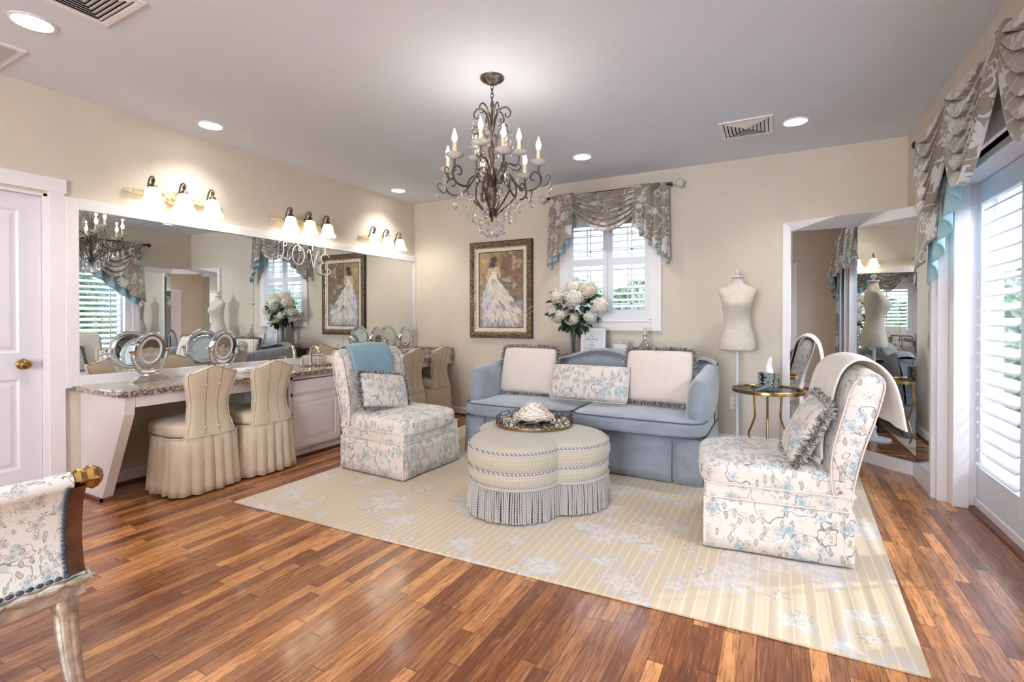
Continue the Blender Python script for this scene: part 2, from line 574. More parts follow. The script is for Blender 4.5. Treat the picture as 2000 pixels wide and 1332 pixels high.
def mk_damask():
    g = G('damask_curtain'); uv = g.coord('UV'); x, y, z = g.sep(uv)
    g.noise(uv, 9, 2, .5); wx, wy, wz = g.sep(g.lastcol)
    uv2 = g.comb(x + (wx - .5) * .05, y + (wy - .5) * .05, 0.0)
    m1 = g.mapping(uv2, (1, 1, 1), (3, 1, 0))
    n = g.noise(m1, 6.0, 1.0, .5, .2)
    vine = (n - .5).abs().lt(.013)
    d = g.vor(g.mapping(uv2, (1, 1, 1), (1, 4, 0)), 7.5, 'F1', .8, '2D')
    r_, g_, b_ = g.sep(g.vn.outputs['Color'])
    curl = ((d - .22).abs().lt(.035)) * r_.gt(.35)
    fill, edge, q, rb = petal_mask(g, uv2, 7.0, .8, .062, 7, 2.2, .08)
    lf = fill * rb.gt(.38)
    mask = vine.mx(curl * .9).mx(lf)
    fine = g.noise(g.mapping(uv, (1, 9, 1)), 160, 1, .5)
    basec = g.mix(fine, srgb(126, 116, 106), srgb(154, 142, 130))
    c = g.mix(mask * .85, basec, srgb(206, 204, 204))
    g.base(c).set(Roughness=.5, Sheen_Weight=.3, Specular_IOR_Level=.6)
    g.bump(mask, .25, .002)
    return g.m
M['damask'] = mk_damask()

def mk_granite():
    g = G('granite'); co = g.coord()
    v = g.vor(g.mapping(co, (1, 1, 1.0)), 85, 'F1', 1.0)
    r_, g_, b_ = g.sep(g.vn.outputs['Color'])
    n = g.noise(co, 26, 4, .6); n3 = g.noise(co, 130, 2, .5)
    c = g.mix(r_, srgb(150, 126, 108), srgb(206, 188, 170))
    c = g.mix(g_.gt(.60) * .85, c, srgb(60, 52, 50))
    c = g.mix(n.ramp(.5, .62) * .6, c, srgb(96, 84, 78))
    c = g.mix(n3.gt(.63) * .8, c, srgb(228, 220, 210))
    g.base(c).set(Roughness=.12, Coat_Weight=.3)
    return g.m
M['granite'] = mk_granite()

def mk_rug():
    g = G('rug_wool'); co = g.coord(); x, y, z = g.sep(co)
    g.noise(co, 5, 2, .5); wx, wy, wz = g.sep(g.lastcol)
    f = g.noise(co, 240, 2, .6)
    basec = g.mix(f, srgb(184, 164, 136), srgb(208, 190, 162))
    big = g.noise(co, .8, 1, .5)
    basec = g.mix(big.ramp(.35, .65) * .35, basec, srgb(200, 186, 164))
    st = (x * 22.0 + (wx - .5) * .25).frac()
    line = (st - .5).abs().lt(.09)
    c = g.mix(line * .55 * f.ramp(.2, .6), basec, srgb(226, 216, 200))
    uv2 = g.comb(x + (wx - .5) * .14, y + (wy - .5) * .14, 0.0)
    rag = g.noise(co, 38, 3, .7)
    def blob(sc_, R_, sd, lob, col_, thr, k_):
        nonlocal c
        fill, edge, q, rb = petal_mask(g, uv2, sc_, 1.0, R_, lob, sd)
        m = (q + (rag - .5) * 1.6).ramp(1.1, .8) * rb.gt(thr) * rag.ramp(.36, .5)
        c = g.mix(m * k_, c, g.mix((q * 7.0 + rag * 9.0).sin() * .5 + .5, srgb(*col_), srgb(214, 208, 202)))
    br = branch_mask(g, uv2, 2.0, .012, 5.0)
    c = g.mix(br * rag.gt(.45) * .6, c, srgb(180, 182, 190))
    blob(2.6, .17, 1.0, 7, (184, 186, 198), .35, .7)
    blob(4.4, .085, 4.0, 5, (178, 184, 198), .35, .7)
    blob(5.2, .055, 8.0, 8, (138, 138, 132), .62, .75)
    g.base(c).set(Roughness=.95, Sheen_Weight=.2)
    g.bump(f * .6 + line * .6 + rag * .3, .6, .004)
    return g.m
M['rug'] = mk_rug()

def mk_ottoman():
    g = G('ottoman_weave'); uv = g.coord('UV'); x, y, z = g.sep(uv)
    a = (x * 82.0).frac() - .5; b = (y * 82.0).frac() - .5
    dot = (a * a + b * b).lt(.05)
    st = ((y * 41.0).frac()).gt(.5)
    c = g.mix(st * .35, srgb(184, 175, 157), srgb(198, 189, 173))
    c = g.mix(dot * .75, c, srgb(104, 102, 98))
    g.base(c).set(Roughness=.85, Sheen_Weight=.2)
    g.bump(dot * -1.0 + st * .3, .4, .002)
    return g.m
M['ottoman'] = mk_ottoman()

def mk_cord(name, a, b, k=60.0):
    g = G(name); co = g.coord(); x, y, z = g.sep(co)
    t = ((x + y) * k * .7 + z * k)
    s_ = (t * 3.0).sin().ramp(-.3, .3)
    g.base(g.mix(s_, a, b)).set(Roughness=.7)
    g.bump(s_, .8, .003)
    return g.m
M['cord'] = mk_cord('twisted_cord', srgb(200, 196, 190), srgb(110, 122, 146), 90.0)
M['bullion'] = mk_cord('bullion_cord', srgb(206, 200, 194), srgb(140, 136, 138), 130.0)

def mk_fringe():
    g = G('brush_fringe'); gm = g.n('ShaderNodeNewGeometry')
    r_ = S(g, gm.outputs['Random Per Island'])
    c = g.mix(r_, srgb(58, 62, 70), srgb(214, 208, 202))
    g.base(c).set(Roughness=.8); return g.m
M['fringe'] = mk_fringe()

def mk_framecarve():
    g = G('carved_gilt_frame'); co = g.coord()
    v = g.vor(co, 70, 'F1', 1.0); n = g.noise(co, 60, 4, .7, 1.0)
    c = g.mix(n.ramp(.38, .62), srgb(60, 44, 32), srgb(176, 146, 108))
    g.base(c).set(Roughness=.38, Metallic=.55)
    g.bump(n + v, .9, .01)
    return g.m
M['carved'] = mk_framecarve()

def mk_hedge():
    g = G('garden_leaves'); co = g.coord()
    v = g.vor(co, 16, 'F1', 1.0); r_, g_, b_ = g.sep(g.vn.outputs['Color'])
    n = g.noise(co, 2.2, 4, .6)
    c = g.mix(r_, srgb(44, 78, 44), srgb(140, 176, 120))
    c = g.mix(n.ramp(.45, .6) * .5, c, srgb(190, 206, 190))
    g.base(c).set(Roughness=.7); g.bump(v, 1.0, .1)
    return g.m
M['hedge'] = mk_hedge()
M['lawn'] = plain('lawn', srgb(120, 150, 96), .9, var=.3, nscale=8)
M['deck'] = plain('porch_boards', srgb(205, 205, 205), .7, var=.08, nscale=5)
M['siding'] = plain('neighbour_siding', srgb(225, 230, 235), .7)
M['velvet_piping'] = plain('slate_piping', srgb(84, 92, 108), .8)
M['seam'] = plain('seam_thread', srgb(140, 116, 94), .9)  # seam lines, a darker tan than the twill
# ================================================================ ROOM SHELL
XL, XR, YB, ZC = -4.25, .972, 5.18, 2.74
YF = .40          # wall stub the camera stands beside
YR = -3.2         # rear wall
def sbox(name, mat, *b, bevel=0):
    o = MB().box(*b).build(name, mat, smooth=0, bevel=bevel)
    return struct(o)

sbox('floor', M['floor'], XL - .3, 1.35, YR - .1, YB + .1, -.1, 0)
sbox('ceiling', M['ceiling'], XL - .3, 1.35, YR - .1, YB + .1, ZC, ZC + .1)
# left wall with a doorway
DY0, DY1, DZ = .56, 1.42, 2.045
mb = MB()
mb.box(XL - .15, XL, YR, DY0, 0, ZC).box(XL - .15, XL, DY1, YB + .15, 0, ZC).box(XL - .15, XL, DY0, DY1, DZ, ZC)
struct(mb.build('wall_left', M['wall'], smooth=0))
# back wall with the window opening
WX0, WX1, WZ0, WZ1 = -2.066, -1.133, 1.198, 2.33
mb = MB()
mb.box(XL, WX0, YB, YB + .15, 0, ZC).box(WX1, 1.30, YB, YB + .15, 0, ZC)
mb.box(WX0, WX1, YB, YB + .15, 0, WZ0).box(WX0, WX1, YB, YB + .15, WZ1, ZC)
struct(mb.build('wall_back', M['wall'], smooth=0))
# right wall: long opening for the french doors
RY0, RY1, RZ = 1.00, 4.242, 2.12
mb = MB()
mb.box(XR, 1.26, RY1, YB, 0, ZC).box(XR, 1.26, YF, RY0, 0, ZC).box(XR, 1.26, RY0, RY1, RZ, ZC)
mb.box(XR, 1.26, YR, YF, 0, ZC)
struct(mb.build('wall_right', M['wall'], smooth=0))
# wall stub to the right of the wide opening the camera looks through
mb = MB().box(.27, XR, YF - .14, YF, 0, ZC)
struct(mb.build('wall_front', M['wall'], smooth=0))
mb = MB().box(.24, .272, YF - .15, YF + .012, 0, ZC)
mb.box(.25, .34, YF, YF + .018, 0, 2.19)
struct(mb.build('trim_1', M['trim'], smooth=0, bevel=.003))
# rear wall; its broad window is added to let in fill light
mb = MB()
mb.box(XL, -1.75, YR - .15, YR, 0, ZC).box(.05, 1.26, YR - .15, YR, 0, ZC)
mb.box(-1.75, .05, YR - .15, YR, 0, .6).box(-1.75, .05, YR - .15, YR, 2.45, ZC)
struct(mb.build('wall_rear', M['wall'], smooth=0))

def window_thing(name, label=None):
    o = bpy.data.objects.new(name, None); link(o); struct(o)
    if label: o['label'] = label
    return o

wr = window_thing('fill_window')  # unseen window, added as an opening for the frontal fill
mb = MB()
for x in (-1.75, -.88, -.01):
    mb.box(x, x + .06, YR - .1, YR - .04, .6, 2.45)
mb.box(-1.75, .05, YR - .1, YR - .04, .6, .68).box(-1.75, .05, YR - .1, YR - .04, 2.38, 2.45).box(-1.75, .05, YR - .1, YR - .04, 1.6, 1.64)
mb.build('window_frame', M['trim'], wr, smooth=0)
MB().box(-1.73, .03, YR - .075, YR - .07, .62, 2.43).build('window_pane', M['pane'], wr, smooth=0)

d2_ = window_thing('door_2', 'white panelled door in the rear wall')
mb = MB().box(-3.32, -3.22, YR, YR + .022, 0, 2.06).box(-2.46, -2.36, YR, YR + .022, 0, 2.06).box(-3.34, -2.34, YR, YR + .026, 2.06, 2.16)
mb.build('casing', M['trim'], d2_, smooth=0, bevel=.003)
mb = MB().box(-3.22, -2.46, YR + .001, YR + .006, .01, 2.06)
for x0, x1 in ((-3.12, -2.88), (-2.80, -2.56)):
    for z0, z1 in ((.22, .84), (1.0, 1.92)): mb.box(x0, x1, YR + .006, YR + .012, z0, z1)
mb.build('door_slab', M['door'], d2_, smooth=0, bevel=.003)
MB().lathe([(0, 0), (.03, 0), (.013, .01), (.012, .03), (.03, .045), (.02, .066), (0, .068)], 20, T(-2.52, YR + .006, .95) @ R(-PI / 2, 'X'), cap=False).build('door_knob', M['brass'], d2_, smooth=60)
# ---- baseboards and shoe moulding
def baseboard(name, x0, y0, x1, y1, h=.098, t=.016):
    """along wall from p0 to p1, room on the left-hand side of the direction"""
    d = Vector((x1 - x0, y1 - y0, 0)); L = d.length; d.normalize(); n = Vector((-d.y, d.x, 0))
    f = lambda a, b, s: Vector((x0, y0, 0)) + d * s + n * a + Vector((0, 0, b))
    mb = MB().prism([(0, 0), (t, 0), (t, h - .018), (t * .6, h - .006), (0, h)], 0, L, f)
    o = struct(mb.build(name, M['trim'], smooth=0))
    q = MB().prism([(t, 0), (t + .014, 0), (t + .013, .010), (t + .008, .017), (t, .020)], 0, L, f)
    q.build('shoe_moulding', M['shoe'], o, smooth=0)
    return o
baseboard('baseboard_back', .06, YB, -3.66, YB)
baseboard('baseboard_left', XL, 2.77, XL, 1.52)
baseboard('baseboard_left.001', XL, YB, XL, 3.95)
baseboard('baseboard_left.002', XL, .45, XL, YR)
baseboard('baseboard_front', .34, YF, XR, YF)
baseboard('baseboard_right', XR, YF, XR, RY0)
baseboard('baseboard_right.001', XR, YR, XR, YF - .14)
baseboard('baseboard_rear', XL, YR, XR, YR)

# ---- left door
d1 = window_thing('door_1', 'white panelled door with brass knob in left wall')
mb = MB()
mb.box(XL - .002, XL + .022, DY1, DY1 + .084, 0, 2.065).box(XL - .002, XL + .022, DY0 - .084, DY0, 0, 2.065)
mb.box(XL - .002, XL + .026, DY0 - .10, DY1 + .095, 2.06, 2.156)
mb.build('casing', M['trim'], d1, smooth=0, bevel=.003)
mb = MB().box(XL - .15, XL - .002, DY1 - .018, DY1, 0, DZ).box(XL - .15, XL - .002, DY0, DY0 + .018, 0, DZ).box(XL - .15, XL - .002, DY0, DY1, DZ - .018, DZ)
mb.box(XL - .085, XL - .07, DY1 - .032, DY1 - .018, 0, DZ - .018)
mb.build('jamb', M['trim'], d1, smooth=0)
def panel_door(y0, y1, z0, z1, x, rects):
    """slab with raised panels on the +x face"""
    mb = MB().box(x - .035, x - .008, y0, y1, z0, z1)
    ys = sorted({y0, y1} | {r[0] for r in rects} | {r[1] for r in rects})
    zs = sorted({z0, z1} | {r[2] for r in rects} | {r[3] for r in rects})
    for a, b in zip(ys, ys[1:]):
        for c, d in zip(zs, zs[1:]):
            cy_, cz_ = (a + b) / 2, (c + d) / 2
            if not any(r[0] < cy_ < r[1] and r[2] < cz_ < r[3] for r in rects):
                mb.box(x - .012, x, a, b, c, d)
    for a, b, c, d in rects:
        q = lambda m, xx: [(xx, a + m, c + m), (xx, b - m, c + m), (xx, b - m, d - m), (xx, a + m, d - m)]
        vs = q(0.0, x - .0005) + q(.014, x - .009) + q(.020, x - .009) + q(.045, x - .002)
        fs = []
        for k in range(3):
            for i in range(4): fs.append((k * 4 + i, k * 4 + (i + 1) % 4, k * 4 + 4 + (i + 1) % 4, k * 4 + 4 + i))
        fs.append((12, 13, 14, 15))
        mb.add(vs, fs)
    return mb
y0, y1 = DY0 + .02, DY1 - .02
w2 = (y1 - y0)
cols = [(y0 + .11, y0 + w2 / 2 - .05), (y1 - .11 - (w2 / 2 - .16), y1 - .11)]
rects = []
for a, b in cols: rects += [(a, b, .25, .83), (a, b, 1.0, 1.92)]
panel_door(y0, y1, .012, DZ - .02, XL - .035, rects).build('door_slab', M['door'], d1, smooth=0, recalc=False)
knob = MB().lathe([(.0, 0), (.033, 0), (.034, .004), (.030, .009), (.013, .012), (.012, .03), (.024, .036), (.031, .046), (.030, .058), (.020, .066), (.0, .068)], 24,
                  T(XL - .035, 1.305, .925) @ R(PI / 2, 'Y'), cap=False)
knob.build('door_knob', M['brass'], d1, smooth=60)['label'] = 'brass round knob'

# ---- back window with plantation shutters
def louvers(mb, a0, a1, z0, z1, pitch, width, tilt, fn):
    """fn(a, depth, z): a along the wall, depth out from wall"""
    n = max(1, int(round((z1 - z0) / pitch))); p = (z1 - z0) / n
    for i in range(n):
        zc = z0 + p * (i + .5)
        prof = []
        for k in range(12):
            an = 2 * PI * k / 12
            u = width / 2 * math.cos(an); v = .0055 * math.sin(an)
            prof.append((u * math.cos(tilt) - v * math.sin(tilt), u * math.sin(tilt) + v * math.cos(tilt)))
        mb.prism(prof, a0, a1, lambda a, b, h, zc=zc: fn(h, a, zc + b))
w1 = window_thing('window_1', 'white shuttered window in back wall behind the sofa')
mb = MB()
mb.box(WX0 - .087, WX0, YB - .022, YB, WZ0 - .11, WZ1 + .1).box(WX1, WX1 + .104, YB - .022, YB, WZ0 - .11, WZ1 + .1)
mb.box(WX0, WX1, YB - .022, YB, WZ0 - .11, WZ0 - .0).box(WX0, WX1, YB - .022, YB, WZ1, WZ1 + .1)
mb.box(WX0 - .01, WX1 + .01, YB - .03, YB + .0, WZ0 - .014, WZ0 + .004)
mb.build('casing', M['trim'], w1, smooth=0, bevel=.003)
mid = (WX0 + WX1) / 2 + .0
mb = MB()
mb.box(WX0, WX0 + .02, YB - .01, YB + .1, WZ0, WZ1).box(WX1 - .02, WX1, YB - .01, YB + .1, WZ0, WZ1)
mb.box(WX0, WX1, YB - .01, YB + .1, WZ0, WZ0 + .012).box(WX0, WX1, YB - .01, YB + .1, WZ1 - .02, WZ1)
mb.build('window_frame', M['trim'], w1, smooth=0)
for a, b in ((WX0 + .02, mid - .003), (mid + .003, WX1 - .02)):
    f = MB(); yy0, yy1 = YB + .002, YB + .03
    f.box(a, a + .050, yy0, yy1, WZ0 + .014, WZ1 - .02).box(b - .050, b, yy0, yy1, WZ0 + .014, WZ1 - .02)
    f.box(a + .05, b - .05, yy0, yy1, WZ0 + .014, WZ0 + .115).box(a + .05, b - .05, yy0, yy1, 1.795, 1.872).box(a + .05, b - .05, yy0, yy1, WZ1 - .10, WZ1 - .02)
    leaf = f.build('shutter_frame', M['louver'], w1, smooth=0, bevel=.002)
    l = MB()
    fn = lambda h, d, z: Vector((h, YB + .016 - d, z))
    louvers(l, a + .052, b - .052, WZ0 + .118, 1.79, .068, .064, -.42, fn)
    louvers(l, a + .052, b - .052, 1.875, WZ1 - .102, .068, .064, -.42, fn)
    l.build('louvers', M['louver'], leaf, smooth=60)
    c = (a + b) / 2
    t = MB().box(c - .006, c + .006, YB - .022, YB - .012, WZ0 + .15, 1.76).box(c - .006, c + .006, YB - .022, YB - .012, 1.90, WZ1 - .13)
    t.build('tilt_rod', M['louver'], leaf, smooth=0)
mb = MB()
mb.box(WX0, WX1, YB + .105, YB + .13, 1.75, 1.79)
for i in range(1, 4):
    x = WX0 + (WX1 - WX0) * i / 4; mb.box(x - .008, x + .008, YB + .11, YB + .125, WZ0, WZ1)
for z in (1.38, 1.57, 1.97, 2.15): mb.box(WX0, WX1, YB + .11, YB + .125, z - .008, z + .008)
mb.build('sash_bars', M['trim'], w1, smooth=0)
MB().box(WX0, WX1, YB + .115, YB + .12, WZ0, WZ1).build('window_pane', M['pane'], w1, smooth=0)

# ---- right wall: row of four glazed doors with shutters
w2_ = window_thing('window_2', 'row of tall white shuttered glazed doors in right wall')
mb = MB()
# wall casing, stepped post and head
mb.box(.958, 1.012, RY1 - .002, RY1 + .038, 0, RZ + .10)
mb.box(.958, 1.012, RY0 - .04, RY0 + .002, 0, RZ + .10)
mb.box(.950, 1.012, RY0 - .06, RY1 + .045, RZ + .0, RZ + .11)
mb.build('casing', M['trim'], w2_, smooth=0, bevel=.003)
mb = MB()
mb.box(1.019, 1.10, 4.155, RY1, 0, RZ).box(1.10, 1.26, 4.19, RY1, 0, RZ)
mb.box(1.019, 1.10, RY0, RY0 + .087, 0, RZ).box(1.10, 1.26, RY0, RY0 + .05, 0, RZ)
mb.box(1.012, 1.26, RY0, RY1, RZ - .04, RZ + .001)
mb.build('jamb', M['trim'], w2_, smooth=0, bevel=.004)
mb = MB()
mb.box(1.128, 1.26, RY0 + .05, 4.19, .0, .075)
mb.build('sill', M['trim'], w2_, smooth=0, bevel=.004)
MB().prism([(1.128, 0), (1.096, 0), (1.099, .014), (1.11, .024), (1.128, .028)], RY0 + .09, 4.155, lambda a, b, h: (a, h, b)).build('shoe_moulding', M['shoe'], w2_, smooth=40)
P_ = .79
for k in range(4):
    b = 4.19 - P_ * k if k else 4.19
    top = 4.24 - P_ * k
    bot = 4.24 - P_ * (k + 1)
    y1_ = min(top, 4.19) - .002; y0_ = max(bot, RY0 + .05) + .002
    la, lb = top - .10 - .59, top - .10
    f = MB()
    f.box(1.142, 1.185, y0_, y1_, .078, 2.075)
    # cut: build as frame pieces instead
    f = MB()
    f.box(1.142, 1.185, y0_, la, .078, 2.075).box(1.142, 1.185, lb, y1_, .078, 2.075)
    f.box(1.142, 1.185, la, lb, .078, .275).box(1.142, 1.185, la, lb, 1.945, 2.075)
    leaf = f.build('shutter_frame', M['louver'], w2_, smooth=0, bevel=.003)
    l = MB()
    fn = lambda h, d, z: Vector((1.160 - d, h, z))
    louvers(l, la + .002, lb - .002, .278, 1.942, .0865, .089, -.58, fn)
    l.build('louvers', M['louver'], leaf, smooth=60)
    c = lb - .155
    MB().box(1.100, 1.114, c - .009, c + .009, .34, 1.92).build('tilt_rod', M['louver'], leaf, smooth=0, bevel=.002)
    g_ = MB()
    g_.box(1.225, 1.255, y0_, la + .0, .075, RZ - .04).box(1.225, 1.255, lb, y1_, .075, RZ - .04)
    g_.box(1.225, 1.255, la, lb, .075, .26).box(1.225, 1.255, la, lb, 2.0, RZ - .04)
    g_.build('door_frame', M['trim'], leaf, smooth=0)
    MB().box(1.238, 1.242, la, lb, .26, 2.0).build('window_pane', M['pane'], leaf, smooth=0)

# ---- outside
struct(MB().box(-30, 30, -25, 40, -.4, -.12).build('ground', M['lawn'], smooth=0))
tag(MB().box(1.28, 3.0, -3.4, 6.2, -.12, -.04).build('porch_floor', M['deck'], smooth=0), None, None, None, 'structure')
def hedge(nm, x0, y0, x1, y1, h, th, label, seed):
    mb = MB()
    d = Vector((x1 - x0, y1 - y0, 0)); L = d.length; d.normalize(); n = Vector((-d.y, d.x, 0))
    nu, nv = int(L / .22), 16
    def fn(u, v):
        a = v * PI
        r = th * (1 + .0)
        p = Vector((x0, y0, -.12)) + d * (u * L)
        q = p + n * (math.cos(a) * th) + Vector((0, 0, math.sin(a) ** .6 * h))
        k = mnoise.noise(q * 1.3 + Vector((seed, 0, 0))) * .45 + mnoise.noise(q * 4.1) * .22
        return q + (n * math.cos(a) + Vector((0, 0, math.sin(a)))) * k
    mb.grid(fn, nu, nv)
    o = mb.build(nm, M['hedge'], smooth=180)
    return tag(o, label, 'hedge')
hedge('hedge', 4.3, -6, 4.3, 6.8, 2.1, .7, 'leafy green garden hedge outside the tall shuttered doors', 1)
hedge('hedge', 6.0, 8.6, -8, 8.6, 2.0, .8, 'leafy green garden hedge outside the shuttered back window', 5)
# ================================================================ LEFT WALL: MIRROR, COUNTER, CABINET
t = thing('vanity_mirror', 'long white-framed wall mirror in three panes above the granite counter', 'mirror', (XL, 1.504, .746))
fy, fz = 5.178 - 1.504, 2.045 - .746
mb = MB()
mb.box(0, .032, 0, .073, 0, fz).box(0, .032, fy - .040, fy, .0, fz)
mb.box(0, .032, .073, fy - .04, 0, .077).box(0, .032, .073, fy - .04, fz - .077, fz)
mb.build('frame', M['trim'], t, smooth=0, bevel=.003)
seams = [.073, 2.869 - 1.504, 3.94 - 1.504, fy - .04]
for a, b in zip(seams, seams[1:]):
    MB().box(.006, .012, a + .0015, b - .0015, .077, fz - .077).build('mirror_pane', M['mirror'], t, smooth=0)
MB().box(0, .004, .07, fy - .04, .07, fz - .07).build('backing', M['dark'], t, smooth=0)
for y in seams[1:3]:
    MB().lathe([(0, -.024), (.006, -.02), (.010, -.006), (.010, .006), (.006, .02), (0, .024)], 8, T(.02, y, .62), cap=False).build('crystal_clip', M['chrome'], t, smooth=0)

# granite counter with an oval sink cut-out
t = thing('granite_countertop', 'speckled brown granite countertop running along the mirror wall', 'countertop', (0, 0, 0))
cx0, cx1, cy0, cy1, cz0, cz1 = XL + .001, -3.607, 1.545, YB - .001, .722, .760
sy_, sx_, ra, rb = 3.38, -3.90, .25, .165
mb = MB()
mb.box(cx0, cx1, cy0, sy_ - .32, cz0, cz1).box(cx0, cx1, sy_ + .32, cy1, cz0, cz1)
N_ = 48
outer = []; inner = []
for i in range(N_):
    a = 2 * PI * i / N_
    c_, s_ = math.cos(a), math.sin(a)
    inner.append((sx_ + rb * c_, sy_ + ra * s_))
    hx = (cx1 - sx_) if c_ > 0 else (sx_ - cx0)
    k = 1 / max(abs(c_) / hx, abs(s_) / .32)
    outer.append((sx_ + c_ * k, sy_ + s_ * k))
vs_ = [(x, y, cz1) for x, y in outer] + [(x, y, cz1) for x, y in inner] + [(x, y, cz0) for x, y in inner] + [(x, y, cz0) for x, y in outer]
fs_ = []
for i in range(N_):
    j = (i + 1) % N_
    for k in range(3): fs_.append((k * N_ + i, k * N_ + j, k * N_ + N_ + j, k * N_ + N_ + i))
    fs_.append((3 * N_ + i, 3 * N_ + j, j, i))
mb.add(vs_, fs_)
mb.build('slab', M['granite'], t, smooth=40, recalc=True)
MB().prism([(0, 0), (.008, 0), (.013, .012), (.009, .026), (.014, .037), (.0, .038)], cy0, cy1, lambda a, b, h: (cx1 + a - .001, h, cz0 + b)).build('ogee_edge', M['granite'], t, smooth=50)
MB().prism([(0, 0), (.008, 0), (.013, .012), (.009, .026), (.014, .037), (.0, .038)], cx0, cx1, lambda a, b, h: (h, cy0 - a + .001, cz0 + b)).build('ogee_edge', M['granite'], t, smooth=50)
MB().box(XL + .03, -3.62, YB - .022, YB, cz1, .848).build('upstand', M['granite'], t, smooth=0, bevel=.003)
sink = thing('oval_sink', 'white oval undermount sink in the granite counter', 'sink', (sx_, sy_, cz0))
mb = MB()
mb.grid(lambda u, v: Vector(((rb + .012) * (math.cos(v * PI / 2) ** .6 if v < 1 else 0) * math.cos(u * 2 * PI), (ra + .012) * (math.cos(v * PI / 2) ** .6 if v < 1 else 0) * math.sin(u * 2 * PI), -.13 * v ** .8)), 40, 10, wu=True)
mb.build('basin', M['white_metal'], sink, smooth=180)
MB().lathe([(0, .0), (.022, .0), (.022, .003), (0, .004)], 16, T(0, 0, -.129), cap=False).build('drain', M['nickel'], sink, smooth=40)

# desk ends and aprons
def desk(y0, y1, left, label):
    t = thing('vanity_desk', label, 'desk', (0, 0, 0), 0, 'knee-space desks under the counter')
    if left:
        poly = [(XL + .003, .02), (-3.944, .02), (-3.655, .60), (-3.640, .722), (XL + .003, .722)]
        MB().prism(poly, 1.590, 1.598, lambda a, b, h: (a, h, b)).build('side_panel', M['cabinet'], t, smooth=0)
        poly = [(-3.962, .02), (-3.944, .02), (-3.655, .60), (-3.640, .722), (-3.66, .722), (-3.675, .60)]
        MB().prism(poly, 1.5985, 1.650, lambda a, b, h: (a, h, b)).build('slanted_leg', M['cabinet'], t, smooth=0, bevel=.002)
        mb = MB().box(XL + .003, -3.93, 1.574, 1.588, 0, .022).box(-3.944, -3.93, 1.574, 1.66, 0, .022)
        mb.build('shoe_moulding', M['shoe'], t, smooth=0)
    MB().box(-3.66, -3.641, y0, y1, .645, .722).build('apron', M['cabinet'], t, smooth=0, bevel=.002)
    MB().box(XL + .001, -3.66, y0, y1, .700, .721).build('support_board', M['cabinet'], t, smooth=0)
    return t
desk(1.652, 2.778, True, 'white knee-space desk with slanted leg beside the panelled door')
desk(3.982, YB - .002, False, 'white knee-space desk in the far corner under the counter')

t = thing('vanity_cabinet', 'white raised-panel sink cabinet between the two pairs of skirted chairs', 'cabinet', (0, 0, 0))
mb = MB().box(XL + .001, -3.640, 2.780, 2.800, .0, .721).box(XL + .001, -3.640, 3.960, 3.980, .0, .721)
mb.box(-3.66, -3.640, 2.800, 3.960, .69, .721).box(-3.66, -3.640, 2.800, 3.960, .545, .578).box(-3.66, -3.640, 2.800, 3.960, .085, .12)
mb.box(-3.66, -3.640, 2.800, 2.822, .085, .721).box(-3.66, -3.640, 3.325, 3.355, .085, .721).box(-3.66, -3.640, 3.935, 3.96, .085, .721)
mb.box(XL + .001, -3.66, 2.8, 3.96, .085, .10)
mb.build('body', M['cabinet'], t, smooth=0, bevel=.0015)
MB().box(-3.70, -3.688, 2.80, 3.96, 0, .086).build('toe_kick', M['cabinet'], t, smooth=0)
MB().box(-3.688, -3.675, 2.80, 3.96, 0, .018).build('shoe_moulding', M['shoe'], t, smooth=0)
def front(name, y0, y1, z0, z1, inset, parent):
    mb = panel_door(y0, y1, z0, z1, -3.618, [(y0 + inset, y1 - inset, z0 + inset, z1 - inset)] if inset else [])
    if not inset: mb = MB().box(-3.639, -3.618, y0, y1, z0, z1)
    else:
        mb = MB()
        x = -3.618
        mb.box(-3.639, x - .006, y0, y1, z0, z1)
        mb.box(x - .006, x, y0, y0 + inset, z0, z1).box(x - .006, x, y1 - inset, y1, z0, z1).box(x - .006, x, y0 + inset, y1 - inset, z0, z0 + inset).box(x - .006, x, y0 + inset, y1 - inset, z1 - inset, z1)
        q = lambda m, xx: [(xx, y0 + inset + m, z0 + inset + m), (xx, y1 - inset - m, z0 + inset + m), (xx, y1 - inset - m, z1 - inset - m), (xx, y0 + inset + m, z1 - inset - m)]
        vs = q(.004, x - .0055) + q(.034, x + .001)
        mb.add(vs, [(i, (i + 1) % 4, 4 + (i + 1) % 4, 4 + i) for i in range(4)] + [(4, 5, 6, 7)])
    return mb.build(name, M['cabinet'], parent, smooth=0, bevel=0 if inset else .003)
for a, b, ky in ((2.811, 3.318, 3.285), (3.362, 3.93, 3.395)):
    front('drawer_front', a, b, .573, .684, 0, t)
    d = front('door', a, b, .105, .549, .055, t)
    MB().lathe([(0, 0), (.007, 0), (.006, .012), (.013, .018), (.015, .025), (.010, .031), (0, .032)], 16, T(-3.618, ky, .505) @ R(PI / 2, 'Y'), cap=False).build('knob', M['pewter'], d, smooth=60)

